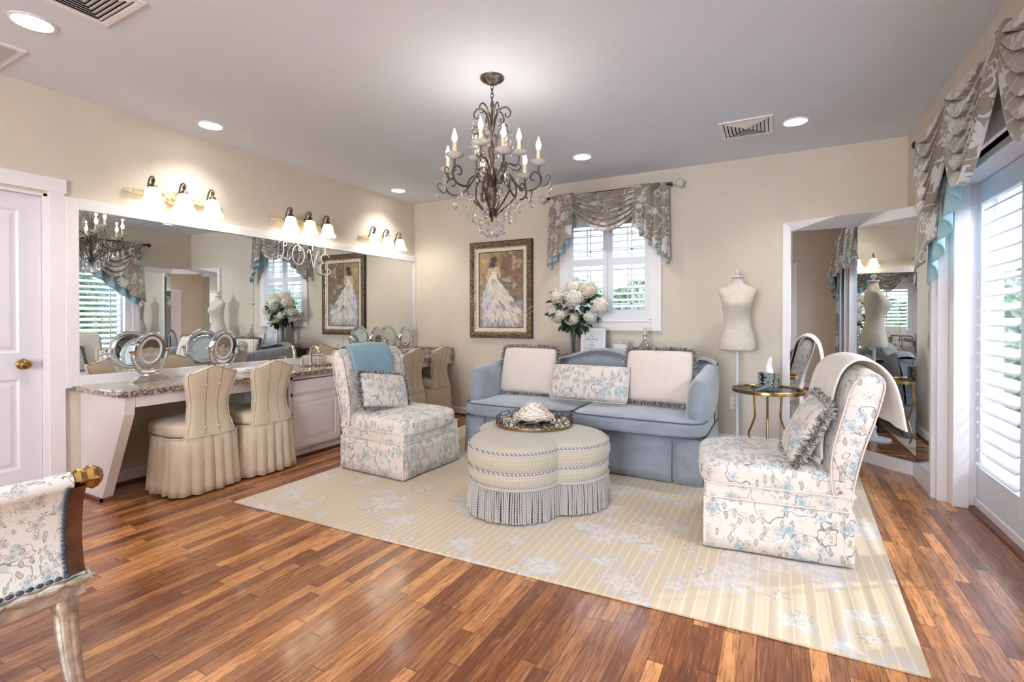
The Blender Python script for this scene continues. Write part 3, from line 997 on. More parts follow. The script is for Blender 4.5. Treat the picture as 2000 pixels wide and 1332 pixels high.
# faucet
t = thing('faucet', 'brushed nickel widespread faucet with arched spout behind the sink', 'faucet', (-4.12, 3.40, .76))
sp = smooth_path([(0, 0, 0), (.0, 0, .06), (.004, 0, .12), (.03, 0, .165), (.075, 0, .175), (.115, 0, .15), (.130, 0, .118)], 6)
nsp = len(sp)
MB().tube(sp, [.019 - .008 * i / nsp for i in range(nsp)], 14).build('spout', M['nickel'], t, smooth=80)
MB().lathe([(0, 0), (.028, 0), (.028, .006), (.021, .012), (.020, .02), (0, .02)], 20, cap=False).build('spout_base', M['nickel'], t, smooth=50)
MB().lathe([(0, 0), (.012, 0), (.014, .012), (0, .012)], 14, T(.133, 0, .106), cap=False).build('aerator', M['nickel'], t, smooth=50)
for s in (-1, 1):
    h = MB().lathe([(0, 0), (.026, 0), (.024, .008), (.014, .05), (.010, .062), (.012, .07), (0, .074)], 18, T(0, s * .10, 0), cap=False)
    h.tube([(0, s * .10, .068), (0, s * .13, .071), (0, s * .17, .074)], [.006, .005, .006], 8)
    h.build('handle', M['nickel'], t, smooth=60)

# lighted make-up mirrors
def makeup_mirror():
    t = thing('makeup_mirror', '', 'mirror', (0, 0, 0), 0, 'round chrome vanity mirrors on the counter')
    mb = MB()
    for i, (a, h0, h1) in enumerate(((.088, 0, .010), (.080, .010, .020), (.064, .020, .034), (.054, .034, .042))):
        poly = []
        for k in range(8):
            an = PI / 8 + k * PI / 4
            poly.append((a * 1.08 * math.cos(an) * .62, a * 1.85 * math.sin(an)))
        mb.prism(poly, h0, h1, lambda x, y, h: (x, y, h))
    mb.build('base', M['chrome'], t, smooth=0, bevel=.002)
    mb = MB().box(-.016, .016, -.03, .03, .042, .056)
    yo = [(0, .146 * math.cos(a), .218 + .146 * math.sin(a) * 1.22) for a in [PI * (1.0 + k / 20) for k in range(21)]]
    yo = [(0, y, max(z, .056)) for _, y, z in yo]
    mb.tube(yo, .0055, 8, flat=1.8)
    mb.build('yoke', M['chrome'], t, smooth=60)
    for s in (-1, 1):
        MB().lathe([(0, 0), (.009, 0), (.011, .005), (.006, .010), (.010, .016), (.006, .024), (0, .024)], 14, T(0, s * .136, .218) @ R(-s * PI / 2, 'X'), cap=False).build('pivot_knob', M['brass'], t, smooth=60)
    tilt = T(0, 0, .222) @ R(.12, 'Y') @ Matrix.Scale(1.38, 4, (0, 1, 0)) @ Matrix.Scale(1.38, 4, (0, 0, 1))
    ring = MB().lathe([(.070, -.016), (.086, -.018), (.094, -.010), (.094, .010), (.086, .018), (.070, .016)], 48, tilt @ R(PI / 2, 'Y') @ Matrix.Scale(1.12, 4, (1, 0, 0)), cap=False)
    ring.build('rim', M['chrome'], t, smooth=40)
    MB().lathe([(.055, .0135), (.0705, .0125)], 48, tilt @ R(PI / 2, 'Y') @ Matrix.Scale(1.12, 4, (1, 0, 0)), cap=False).build('light_ring', M['paper'], t, smooth=180, solid=.002)
    MB().lathe([(0, .012), (.056, .013), (.056, .008), (0, .008)], 48, tilt @ R(PI / 2, 'Y') @ Matrix.Scale(1.12, 4, (1, 0, 0)), cap=False).build('front_glass', M['mirror'], t, smooth=40)
    MB().lathe([(0, -.013), (.071, -.014), (.071, -.008), (0, -.008)], 48, tilt @ R(PI / 2, 'Y') @ Matrix.Scale(1.12, 4, (1, 0, 0)), cap=False).build('back_glass', M['mirror'], t, smooth=40)
    return t
mm = makeup_mirror()
for i, (x, y, rz, lab) in enumerate([
    (-4.10, 1.95, .30, 'round chrome make-up mirror alone at the door end of the counter'),
    (-4.10, 2.50, .25, 'round chrome make-up mirror behind the two nearest tan skirted chairs'),
    (-4.10, 4.32, .12, 'round chrome make-up mirror just behind the blue-draped slipper chair back'),
    (-4.10, 4.82, .10, 'round chrome make-up mirror at the far corner end of the counter')]):
    o = mm if i == 0 else copy_tree(mm)
    o.location = (x, y, .7605); o.rotation_euler = (0, 0, rz); o['label'] = lab

# little things on the counter
t = thing('tissue_holder', 'pale tissue holder with dark band of white diamonds beside the faucet', 'box', (-4.06, 3.72, .7605))
MB().box(-.06, .06, -.12, .12, 0, .065).build('body', M['diamond'], t, smooth=0, bevel=.004)
MB().box(.0605, .064, -.11, .11, .014, .052).build('band', M['pewter'], t, smooth=0)
mb = MB()
for k in range(8):
    y = -.096 + k * .0275
    mb.add([(.0645, y, .018), (.0645, y + .011, .033), (.0645, y, .048), (.0645, y - .011, .033)], [(0, 1, 2, 3)])
mb.build('diamonds', M['tissue'], t, smooth=0, solid=.001)
t = thing('pricket_candlestick', 'thin dark metal candlestick with shallow cup beside the diamond-banded holder', 'candlestick', (-4.16, 3.93, .7605))
MB().lathe([(0, 0), (.035, 0), (.03, .006), (.005, .012), (.004, .10), (.012, .104), (.032, .116), (.030, .118), (.004, .11), (.003, .17), (0, .175)], 20, cap=False).build('stem', M['pewter'], t, smooth=50)
t = thing('soap_dish', 'small dark dish with white soap near the sink edge', 'dish', (-3.98, 2.98, .7605))
MB().superbox((0, 0, .008), (.05, .065, .008), 3, 6).build('dish', M['pewter'], t, smooth=180)
MB().superbox((0, 0, .024), (.032, .045, .010), 3, 6).build('soap', M['tissue'], t, smooth=180)
def folded(nm, loc, rz, sx, sy, n, label, mat='tissue', g=None):
    t = thing(nm, label, 'towel', loc, rz, g)
    for k in range(n):
        MB().superbox((0, 0, .006 + k * .011), (sx, sy, .0058), 6, 6).build('folded_layer', M[mat], t, smooth=180)
folded('hand_towel', (-4.02, 2.66, .7605), .1, .07, .10, 3, 'stack of folded white hand towels behind the second tan chair')
folded('hand_towel', (-3.80, 4.42, .7605), .2, .08, .11, 3, 'folded white hand towels beside the far make-up mirrors')

# wall outlets and switch on the mirror
def outlet(loc, rz, label, kind=0, plate='plate'):
    t = thing('wall_outlet' if kind == 0 else 'wall_switch', label, 'outlet' if kind == 0 else 'switch', loc, rz)
    w_ = .036 if kind == 0 else .060
    MB().box(0, .006, -w_, w_, -.058, .058).build('cover_plate', M[plate], t, smooth=0, bevel=.002)
    if kind == 0:
        for z in (-.022, .022):
            s = MB().superbox((.0065, 0, z), (.002, .017, .015), 5, 6).build('socket', M['plate'], t, smooth=60)
            q = MB().box(.008, .0095, -.008, -.005, z - .002, z + .007).box(.008, .0095, .005, .008, z - .002, z + .007)
            q.lathe([(0, 0), (.003, 0), (.003, .0015), (0, .0015)], 8, T(.008, 0, z - .008) @ R(PI / 2, 'Y'), cap=False)
            q.build('slots', M['dark'], s, smooth=0)
    else:
        for y in (-.023, .023):
            MB().box(.005, .014, y - .006, y + .006, -.012, .012).build('toggle', M['plate'], t, smooth=0, bevel=.001)
    return t
mx = XL + .0125
outlet((mx, 1.71, .955), 0, 'mirror-plated outlet on the long mirror behind the nearest make-up mirror', 0, 'mirror')
outlet((mx, 1.735, 1.21), 0, 'mirror-plated double switch high on the long mirror near the door', 1, 'mirror')
outlet((mx, 2.75, .965), 0, 'mirror-plated outlet on the long mirror behind the second tan chair', 0, 'mirror')
outlet((mx, 4.08, .95), 0, 'mirror-plated outlet on the long mirror behind the blue-draped chair', 0, 'mirror')
outlet((-.346, YB, .405), -PI / 2, 'white outlet on the back wall beside the dress form pole')
outlet((XR, 4.62 - .2, .42), PI, 'white outlet low on the right wall')if False else None

# hanging white script letters
def letter(ch, y, z, strokes, label, sc_=1.0):
    t = thing('hanging_letter', label, 'letter', (XL + .045, y, z), 0, 'white script letters hung from the mirror frame')
    mb = MB()
    for s in strokes:
        mb.tube(smooth_path([(0, a * sc_, b * sc_) for a, b in s], 6), .0048, 6)
    mb.build('letter', M['white_metal'], t, smooth=80)
    top = max(b for s in strokes for a, b in s) * sc_
    MB().box(-.001, .001, -.006, .006, top - .004, 2.05 - z).build('ribbon', M['diamond'], t, smooth=0)
Ls = [[(-.055, .06), (-.035, .088), (.0, .09), (.03, .07), (.02, .04), (-.005, .05), (0, .08)], [(0, .085), (-.005, .03), (-.005, -.03), (-.03, -.08), (-.06, -.09), (-.07, -.07), (-.04, -.06), (.0, -.075), (.05, -.09), (.075, -.06)]]
Os = [[(.07 * math.cos(a), .095 * math.sin(a)) for a in [PI / 2 + k * PI / 8 for k in range(17)]], [(0, .095), (.03, .06), (.02, .04), (0, .05), (.015, .075)]]
Vs = [[(-.07, .05), (-.05, .09), (-.025, .085), (-.03, .06), (-.045, .07)], [(-.03, .08), (-.01, .0), (.01, -.09)], [(.01, -.09), (.035, .0), (.07, .09)]]
Es = [[(.05, .075), (.02, .095), (-.03, .085), (-.045, .05), (-.02, .015), (.02, .01)], [(.02, .01), (-.04, .005), (-.06, -.04), (-.045, -.085), (.0, -.1), (.05, -.085), (.06, -.055), (.035, -.045), (.025, -.065)]]
letter('L', 3.165, 1.885, Ls, 'white script letter L hanging first in the mirror row')
letter('O', 3.33, 1.855, Os, 'white script letter O hanging second in the mirror row')
letter('V', 3.50, 1.83, Vs, 'white script letter V hanging third in the mirror row')
letter('E', 3.66, 1.79, Es, 'white script letter E hanging last in the mirror row', 1.1)

# ================================================================ SCONCES
def sconce():
    t = thing('vanity_light', '', 'wall light', (0, 0, 0), 0, 'three-shade wall lights above the mirror')
    mb = MB()
    mb.box(0, .022, -.33, .33, -.018, .018)
    for s in (-1, 1): mb.lathe([(0, 0), (.014, 0), (.02, .008), (.02, .02), (.012, .03), (.016, .036), (0, .05)], 12, T(.012, s * .32, 0) @ R(-s * PI / 2, 'X'), cap=False)
    mb.build('bar', M['patina'], t, smooth=40, bevel=.003)
    mb = MB()
    pts = []
    for k in range(40):
        a = 2 * PI * k / 40
        pts.append((.14 * math.cos(a) * (1 + .07 * math.cos(6 * a)), .058 * math.sin(a) * (1 + .12 * math.cos(4 * a))))
    mb.prism(pts, .0, .030, lambda a, b, h: (h, a, b))
    for k in range(7):
        mb.lathe([(0, .0), (.02, .0), (.012, .008), (0, .012)], 10, T(.029, -.11 + k * .0365, .02 * math.cos(k * 2.1)) @ R(PI / 2, 'Y'), cap=False)
    mb.build('back_plate', M['patina'], t, smooth=45, bevel=.004)
    for y in (-.222, 0, .222):
        arm = smooth_path([(.02, y, .0), (.045, y, .045), (.06, y, .09), (.09, y, .115), (.122, y, .110), (.135, y, .085), (.122, y, .068), (.106, y, .078), (.108, y, .093), (.12, y, .092)], 5)
        a_ = MB().tube(arm, .0065, 8)
        a_.lathe([(0, .0), (.03, -.004), (.034, -.018), (.02, .014), (.01, .02), (.009, .035), (0, .036)][1:], 16, T(.118, y, .040), cap=True)
        a_.build('arm', M['bronze'], t, smooth=60)
        def rf(a, z):
            k = max(0.0, (.03 - z) / .12)
            return 1 + .035 * k * math.cos(10 * a)
        prof = [(.031, .030), (.045, .018), (.053, -.005), (.057, -.035), (.062, -.065), (.073, -.088), (.083, -.100)]
        s_ = MB()
        vs = []; n = 40
        for r, z in prof:
            for i in range(n):
                a = 2 * PI * i / n
                k = (.03 - z) / .13
                rr = r * (1 + .06 * k * k * math.cos(10 * a)); zz = z + .008 * k ** 3 * math.cos(10 * a)
                vs.append(Vector((rr * math.cos(a) + .118, rr * math.sin(a) + y, zz)))
        fs = [(j * n + i, j * n + (i + 1) % n, (j + 1) * n + (i + 1) % n, (j + 1) * n + i) for j in range(len(prof) - 1) for i in range(n)]
        s_.add(vs, fs)
        s_.build('lamp_shade', M['shade'], t, smooth=180, solid=.003)['label'] = 'scalloped frosted glass shade'
    return t
s0 = sconce()
for i, (y, lab) in enumerate(((2.215, 'three-shade wall light nearest the panelled door'), (3.41, 'three-shade wall light in the middle, above the hanging letters'), (4.535, 'three-shade wall light nearest the back corner'))):
    o = s0 if i == 0 else copy_tree(s0)
    o.location = (XL, y, 2.175); o['label'] = lab
    for dy in (-.222, 0, .222):
        d = bpy.data.lights.new('sconce_lamp', 'POINT'); d.energy = 1.1; d.color = (1, .88, .72); d.shadow_soft_size = .03
        l = bpy.data.objects.new('sconce_lamp', d); COL.objects.link(l); l.location = (XL + .118, y + dy, 2.06)
# ================================================================ SKIRTED VANITY CHAIRS
def skirt_chair():
    t = thing('skirted_chair', '', 'chair', (0, 0, 0), 0, 'tan skirted vanity chairs')
    # local +x = facing direction; back at -x
    def foot(th, k):
        c, s = math.cos(th), math.sin(th)
        p = 3.2
        r = 1 / ((abs(c) / .20) ** p + (abs(s) / .205) ** p) ** (1 / p)
        r = r * (1.06 if c > 0 else 1.0 + .12 * min(1, -c * 1.6))
        return r * k * c, r * k * s
    mb = MB()
    def fn(u, v):
        th = u * 2 * PI
        k = 1.07 + .08 * v
        x, y = foot(th, k)
        ph = (u * 22) % 1.0
        pl = (1 - abs(ph - .5) * 2) ** .45
        amp = .004 + .020 * v
        d = 1 + (pl - .6) * amp / .2 * 1.0
        return Vector((x * d, y * d, .402 - .387 * v + .004 * math.sin(u * 2 * PI * 13)))
    mb.grid(fn, 260, 7, wu=True)
    mb.build('pleated_skirt', M['stool'], t, smooth=28, recalc=True, solid=.003)
    # seat
    mb = MB()
    mb.superbox((.028, 0, .446), (.224, .220, .062), 4.2, 12)
    mb.build('seat', M['stool'], t, smooth=180)
    ring = [(*[a * 1.0 for a in foot(2 * PI * k / 60, 1.08)], .403) for k in range(60)]
    MB().tube(ring, .005, 6, closed=True).build('welt', M['stool'], t, smooth=180)
    ring = [(.035 + .205 * math.cos(2 * PI * k / 48), .205 * math.sin(2 * PI * k / 48), .482) for k in range(48)]
    MB().tube(ring, .004, 6, closed=True).build('seat_piping', M['stool'], t, smooth=180)
    # waisted back
    def halfw(z):
        s = (z - .375) / .49
        pts = [(0, .172), (.12, .164), (.3, .140), (.5, .132), (.7, .148), (.85, .168), (.95, .176), (1.0, .166)]
        for (a, wa), (b, wb) in zip(pts, pts[1:]):
            if s <= b: k = max(0, (s - a) / (b - a)); k = k * k * (3 - 2 * k); return wa + (wb - wa) * k
        return pts[-1][1]
    def backx(z):
        s = (z - .375) / .49
        return -.195 + .035 * math.sin(s * PI) * 1.0 - .035 * s * s
    def topz(y):
        a = abs(y) / .17
        return .862 + .024 * math.cos(min(a, 1) * PI) + (.006 if a > .9 else 0)
    NU, NV = 16, 22
    def face(side):
        def fn(u, v):
            y_ = (u * 2 - 1)
            zt = topz(y_ * .17)
            z = .375 + (zt - .375) * v
            y = y_ * halfw(.375 + .487 * v)
            th = .038 * (1 - abs(y_) ** 6 * .45) * (1 - v ** 10 * .4)
            return Vector((backx(z) + side * th, y, z))
        return fn
    mb = MB()
    f0, f1 = face(-1), face(1)
    mb.grid(f0, NU, NV); mb.grid(f1, NU, NV)
    mb.grid(lambda u, v: (f0(0, v) * (1 - u) + f1(0, v) * u), 2, NV)
    mb.grid(lambda u, v: (f0(1, v) * (1 - u) + f1(1, v) * u), 2, NV)
    mb.grid(lambda u, v: (f0(v, 1) * (1 - u) + f1(v, 1) * u), 2, NU)
    mb.grid(lambda u, v: (f0(v, 0) * (1 - u) + f1(v, 0) * u), 2, NU)
    o = mb.build('backrest', M['stool'], t, smooth=50)
    wd = o.modifiers.new('weld', 'WELD'); wd.merge_threshold = .0004
    # piping around both faces
    for sd, f in ((-1, f0), (1, f1)):
        pts = [f(0, k / 20) for k in range(21)] + [f(k / 14, 1) for k in range(1, 15)] + [f(1, 1 - k / 20) for k in range(1, 21)]
        pts = [p + Vector((sd * .002, 0, 0)) for p in pts]
        MB().tube(pts, .0035, 6).build('piping', M['stool'], t, smooth=180)
    for yy in (-.052, .052):
        cr = []
        for k in range(17):
            v = .02 + .97 * k / 16
            p = f0(.5 + yy / .34 * 1.0, v); cr.append(p + Vector((-.0012, 0, 0)))
        MB().tube(cr, .0013, 5).build('seam', M['seam'], t, smooth=180)
        for v in (.16, .76):
            p = f0(.5 + yy / .34, v)
            MB().lathe([(0, 0), (.009, 0), (.010, .003), (.006, .007), (0, .008)], 12, T(*p) @ R(-PI / 2, 'Y'), cap=False).build('button', M['stool'], t, smooth=60)
    hp = smooth_path([(-.16, -.03, .880), (-.165, -.022, .893), (-.165, 0, .899), (-.165, .022, .893), (-.16, .03, .880)], 4)
    hp = [Vector((p[0] - .05, p[1], p[2])) for p in hp]
    MB().tube(hp, .003, 6).build('handle', M['pewter'], t, smooth=80)
    return t
sk = skirt_chair()
for i, (x, y, rz, lab) in enumerate([
    (-3.735, 2.06, PI + .03, 'tan skirted button-back chair nearest the panelled door'),
    (-3.730, 2.54, PI + .02, 'tan skirted button-back chair second from the door, beside the cabinet'),
    (-3.735, 4.30, PI + .02, 'tan skirted button-back chair half hidden behind the blue-draped slipper chair'),
    (-3.735, 4.80, PI + .02, 'tan skirted button-back chair in the far corner by the back wall')]):
    o = sk if i == 0 else copy_tree(sk)
    o.location = (x, y, 0); o.rotation_euler = (0, 0, rz); o['label'] = lab

# ================================================================ FLORAL SLIPPER CHAIRS
SW = .335   # half width
def slipper():
    t = thing('slipper_chair', '', 'chair', (0, 0, 0), 0, 'floral slipper chairs')
    X = lambda s: .33 - s
    # skirt panels, slightly apart at the corners (kick pleats)
    def panel(p0, p1, nm='skirt_panel'):
        p0, p1 = Vector(p0), Vector(p1)
        d = (p1 - p0); L = d.length; d.normalize(); n = Vector((d.y, -d.x, 0))
        def fn(u, v):
            fl = .012 * v + .003 * math.sin(u * 9 + p0.x * 5) * v
            return p0 + d * (u * L) + n * fl + Vector((0, 0, .275 - .263 * v))
        MB().grid(fn, 12, 4).build(nm, M['floral'], t, smooth=60, solid=.006)
    g_ = .006
    panel((X(0), -SW + g_, 0), (X(0), SW - g_, 0)); panel((X(.66), SW - g_, 0), (X(.66), -SW + g_, 0))
    panel((X(.66) + g_, -SW, 0), (X(0) - g_, -SW, 0)); panel((X(0) - g_, SW, 0), (X(.66) + g_, SW, 0))
    for sx in (0, .66):
        for sy in (-1, 1):
            x = X(sx) + (-.012 if sx == 0 else .012); y = sy * (SW - .012)
            MB().box(x - .02, x + .02, y - .02, y + .02, .012, .27).build('kick_pleat', M['floral'], t, smooth=0)
    MB().box(X(.66), X(0), -SW, SW, .268, .345).build('seat_band', M['floral'], t, smooth=0, bevel=.012, seg=3)
    def sf(P):
        k = 1 - .12 * max(0, (P.x / .33)) ** 2 * (1 if P.z > 0 else 0)
        return Vector((P.x, P.y, P.z * k))
    MB().superbox((X(.31), 0, .385), (.345, SW + .004, .082), 5.0, 16, sf).build('seat', M['floral'], t, smooth=180)
    for z, e in ((.272, .003), (.345, .005)):
        lp = []
        a, b, r = .33 + e, SW + e, .03
        for cx_, cy_, a0 in ((a - r, b - r, 0), (-a + r, b - r, PI / 2), (-a + r, -b + r, PI), (a - r, -b + r, 3 * PI / 2)):
            for k in range(5): lp.append((cx_ + r * math.cos(a0 + k * PI / 8), cy_ + r * math.sin(a0 + k * PI / 8), z))
        MB().tube(lp, .004, 6, closed=True).build('welt', M['ivory'], t, smooth=180)
    prof = [(.655, .30), (.665, .39), (.703, .567), (.749, .717), (.782, .850), (.786, .905), (.762, .940), (.720, .945), (.682, .918), (.650, .862), (.620, .744), (.585, .60), (.572, .495), (.575, .40), (.59, .34)]
    pr = smooth_path([(a, b, 0) for a, b in prof], 3, closed=True)
    def crown(y, z): return .028 * (1 - (y / SW) ** 2) * max(0, (z - .45) / .5) ** 2
    mb = MB()
    n = len(pr); NY = 14
    cx_, cz_ = .69, .65
    ys = [-1, -.985, -.95] + [-.85 + 1.7 * k / 10 for k in range(11)] + [.95, .985, 1]
    ins = {0: .018, 1: .008, 2: .002}
    vs = []; m = len(ys)
    for i, yy in enumerate(ys):
        k = ins.get(min(i, m - 1 - i), 0)
        for j, p in enumerate(pr):
            q0 = pr[j - 1]; q1 = pr[(j + 1) % n]
            tx, tz = q1[0] - q0[0], q1[1] - q0[1]; L = math.hypot(tx, tz) or 1
            nx, nz = -tz / L, tx / L     # inward or outward
            if (cx_ - p[0]) * nx + (cz_ - p[1]) * nz < 0: nx, nz = -nx, -nz
            s, z = p[0] + nx * k, p[1] + nz * k
            y = yy * SW
            vs.append(Vector((X(s), y, z + crown(y, z))))
    fs = [(i * n + j, i * n + (j + 1) % n, (i + 1) * n + (j + 1) % n, (i + 1) * n + j) for i in range(m - 1) for j in range(n)]
    fs.append(tuple(range(n))); fs.append(tuple((m - 1) * n + j for j in range(n)))
    mb.add(vs, fs)
    mb.build('backrest', M['floral'], t, smooth=60)
    for sg in (-1, 1):
        pts = [Vector((X(p[0]), sg * (SW - .003), p[1] + crown(SW, p[1]))) for p in pr]
        MB().tube(pts, .004, 6, closed=True).build('piping', M['ivory'], t, smooth=180)
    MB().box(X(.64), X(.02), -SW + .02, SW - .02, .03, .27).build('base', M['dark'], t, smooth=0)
    return t
sl = slipper()
sl.location = (-2.735, 3.165, 0.012); sl.rotation_euler = (0, 0, -.045)
sl['label'] = 'floral slipper chair with a blue throw, at left beside the granite vanity'
sl2 = copy_tree(sl)
sl2.location = (-.035, 3.145, 0.012); sl2.rotation_euler = (0, 0, PI + .117)
sl2['label'] = 'floral slipper chair with a cream throw, at right before the angled mirror'

BK_FRONT = [(.572, .50), (.585, .60), (.620, .744), (.650, .862), (.682, .918), (.720, .945), (.762, .940), (.786, .905), (.782, .850), (.749, .717)]
def throw(name, label, mat, chair, path, y0, y1, spread=0.0, off=.012, fringe=None, wave=.006, crownk=.028):
    t = thing(name, label, 'blanket', chair.location.copy(), chair.rotation_euler.z)
    pp = smooth_path([(a, b, 0) for a, b in path], 5)
    n = len(pp) - 1
    def fn(u, v):
        i = min(int(u * n), n - 1); f = u * n - i
        p = pp[i] * (1 - f) + pp[i + 1] * f
        q = pp[min(i + 1, n)] - pp[max(i - 0, 0)]
        L = math.hypot(q[0], q[1]) or 1
        nx, nz = -q[1] / L, q[0] / L
        e = off
        k = spread * max(0, u - .45) * 2
        y = (y0 - k) + (y1 - y0 + 2 * k) * v
        cr = crownk * (1 - (y / SW) ** 2) * max(0, (p[1] - .45) / .5) ** 2 if abs(y) < SW else 0
        ww = wave * math.sin(v * 17 + u * 3) * (abs(u - .5) * 2)
        return Vector((.33 - (p[0] + nx * (e + ww)), y, p[1] + nz * (e + ww) + cr))
    o = MB().grid(fn, n, 26).build('cloth', M[mat], t, smooth=180, solid=.010)
    if fringe:
        mb = MB()
        rnd = random.Random(3)
        for k in range(40):
            v = (k + .5) / 40
            p = fn(0, v)
            e = p + Vector((rnd.uniform(.0, .02), rnd.uniform(-.008, .008), -fringe * rnd.uniform(.8, 1)))
            mb.tube([p, (p + e) / 2 + Vector((.006, 0, 0)), e], [.004, .003, .005], 5)
        mb.build('tassels', M[mat], t, smooth=80)
    return t
throw('blue_throw', 'folded dusty blue throw draped over the left slipper chair back', 'blue_throw', sl,
      [(.545, .47), (.572, .60), (.606, .744), (.638, .862), (.672, .924), (.718, .957), (.766, .952), (.797, .908), (.79, .85), (.757, .717), (.72, .60)], -.25, .19, wave=.002)
throw('cream_throw', 'cream knitted throw with tassels draped over the right slipper chair back', 'cream_throw', sl2,
      [(.560, .49), (.562, .60), (.596, .744), (.622, .862), (.655, .935), (.71, .975), (.775, .962), (.83, .90), (.858, .80), (.87, .70), (.872, .67)], -.31, .225, spread=.05, off=.016, fringe=.14, wave=.006)

# ================================================================ PILLOWS
def pillow_fn(w, h, th, p=2.4, corner=.05):
    def fn(side):
        def f(u, v):
            a, b = u * 2 - 1, v * 2 - 1
            e = (1 - abs(a) ** p) * (1 - abs(b) ** p)
            z = side * th / 2 * max(e, 0) ** .42
            pin = 1 - corner * (1 - abs(b) ** 2) * abs(a) ** 3 * .6
            pin2 = 1 - corner * (1 - abs(a) ** 2) * abs(b) ** 3 * .6
            ca = 1 - .055 * (abs(a) * abs(b)) ** 3.5
            return Vector((a * w / 2 * pin * ca, b * h / 2 * pin2 * ca, z))
        return f
    return fn
def pillow(name, label, group, loc, rot, w, h, th, mat, fringe=0.0, piping=None, nf=900):
    """local x = width, y = height, z = thickness (front = +z)"""
    t = thing(name, label, 'pillow', loc, 0, group)
    t.rotation_euler = rot
    fn = pillow_fn(w, h, th)
    mb = MB(); mb.grid(fn(1), 22, 22); mb.grid(fn(-1), 22, 22)
    o = mb.build('cushion', mat, t, smooth=180, recalc=True)
    m = o.modifiers.new('weld', 'WELD'); m.merge_threshold = .001
    f = fn(0)
    loop = [f(k / 24, 0) for k in range(24)] + [f(1, k / 24) for k in range(24)] + [f(1 - k / 24, 1) for k in range(24)] + [f(0, 1 - k / 24) for k in range(24)]
    if piping is not None: MB().tube(loop, .005, 6, closed=True).build('piping', piping, t, smooth=180)
    if fringe:
        rnd = random.Random(int(w * 1000) + int(h * 77))
        mb = MB(); n = len(loop)
        for k in range(nf):
            s = rnd.random() * n; i = int(s); fr = s - i
            p = loop[i] * (1 - fr) + loop[(i + 1) % n] * fr
            out = Vector((p.x / (w / 2), p.y / (h / 2), 0))
            out = Vector((out.x ** 5, out.y ** 5, 0)); out.normalize() if out.length > 1e-4 else None
            tn = Vector((-out.y, out.x, 0))
            ang = rnd.uniform(-1.35, 1.35)
            d = out * math.cos(ang) + Vector((0, 0, 1)) * math.sin(ang) + tn * rnd.uniform(-.6, .6)
            d.normalize()
            wv = d.cross(Vector((rnd.uniform(-1, 1), rnd.uniform(-1, 1), rnd.uniform(-1, 1)))); wv.normalize()
            b = p + Vector((0, 0, rnd.uniform(-.008, .008)))
            L = fringe * rnd.uniform(.7, 1.1)
            ww = .0036
            mb.add([b - wv * ww, b + wv * ww, b + d * L * .7 + wv * ww * 1.1, b + d * L, b + d * L * .7 - wv * ww * 1.1], [(0, 1, 2, 3, 4)])
        mb.build('brush_fringe', M['fringe'], t, smooth=0, recalc=False)
    return t

def rot_from(front, up):
    """euler with local z = front direction, local y = up direction"""
    z = Vector(front).normalized(); y = Vector(up); y = (y - z * y.dot(z)).normalized(); x = y.cross(z)
    return Matrix((x, y, z)).transposed().to_euler()

# ================================================================ SOFA
sx0, sx1 = -2.50, -.42
t = thing('sofa', 'blue-grey skirted two-seat sofa with camel back under the shuttered window', 'sofa', ((sx0 + sx1) / 2, 4.15, .012))
W2 = (sx1 - sx0) / 2
# local: x along, y depth (front = -), origin centre
FR = 3.74 - 4.15      # skirt front
BKY = 4.63 - 4.15
MB().box(-W2 + .05, W2 - .05, FR + .06, BKY - .03, .03, .33).build('frame', M['velvet'], t, smooth=0)
def skp(p0, p1):
    p0, p1 = Vector(p0), Vector(p1); d = p1 - p0; L = d.length; d.normalize(); n = Vector((d.y, -d.x, 0))
    def fn(u, v): return p0 + d * (u * L) + n * (.022 * v + .004 * math.sin(u * L * 13) * v) + Vector((0, 0, .335 - .325 * v))
    MB().grid(fn, max(4, int(L / .06)), 5).build('skirt_panel', M['velvet'], t, smooth=60, solid=.007)
kx = W2 - .235
skp((-kx + .012, FR, 0), (kx - .012, FR, 0))
skp((kx + .012, FR, 0), (W2 - .03, FR + .0, 0)); skp((-W2 + .03, FR, 0), (-kx - .012, FR, 0))
skp((W2 - .02, FR + .008, 0), (W2 - .02, BKY, 0)); skp((-W2 + .02, BKY, 0), (-W2 + .02, FR + .008, 0))
for kk in (kx, -kx): MB().box(kk - .05, kk + .05, FR + .016, FR + .028, .012, .33).build('kick_pleat', M['velvet'], t, smooth=0)
lp = [(-W2 + .02, BKY, .337), (-W2 + .02, FR, .337), (W2 - .02, FR, .337), (W2 - .02, BKY, .337)]
MB().tube(smooth_path(lp, 1), .006, 6).build('skirt_welt', M['velvet_piping'], t, smooth=80)
# T-shaped seat cushions bulging past the arms
for sg in (-1, 1):
    def sf(P, sg=sg):
        a = P.x / .515; b = P.y / .37
        z = P.z
        if z > 0: z += .022 * (1 - a * a) * (1 - b * b)
        y = P.y - (.03 * (1 - a * a) if b < -.5 else 0)
        return Vector((P.x, y, z))
    c_ = MB().superbox((sg * .512, FR - .065 + .37, .402), (.518, .38, .064), 6.0, 18, sf).build('seat_cushion', M['velvet'], t, smooth=180)
    for dz in (-.048, .050):
        lp = []
        for k in range(72):
            an = 2 * PI * k / 72; c, s = math.cos(an), math.sin(an)
            r = 1 / ((abs(c)) ** 7 + (abs(s)) ** 7) ** (1 / 7)
            a, b = r * c, r * s
            y = b * .38 * .965 - (.03 * (1 - a * a) if b < -.5 else 0)
            lp.append((sg * .512 + a * .518 * .985, FR - .065 + .37 + y, .402 + dz + (.006 * (1 - a * a) if dz > 0 else 0)))
        MB().tube(lp, .0050, 6, closed=True).build('piping', M['velvet_piping'], c_, smooth=180)
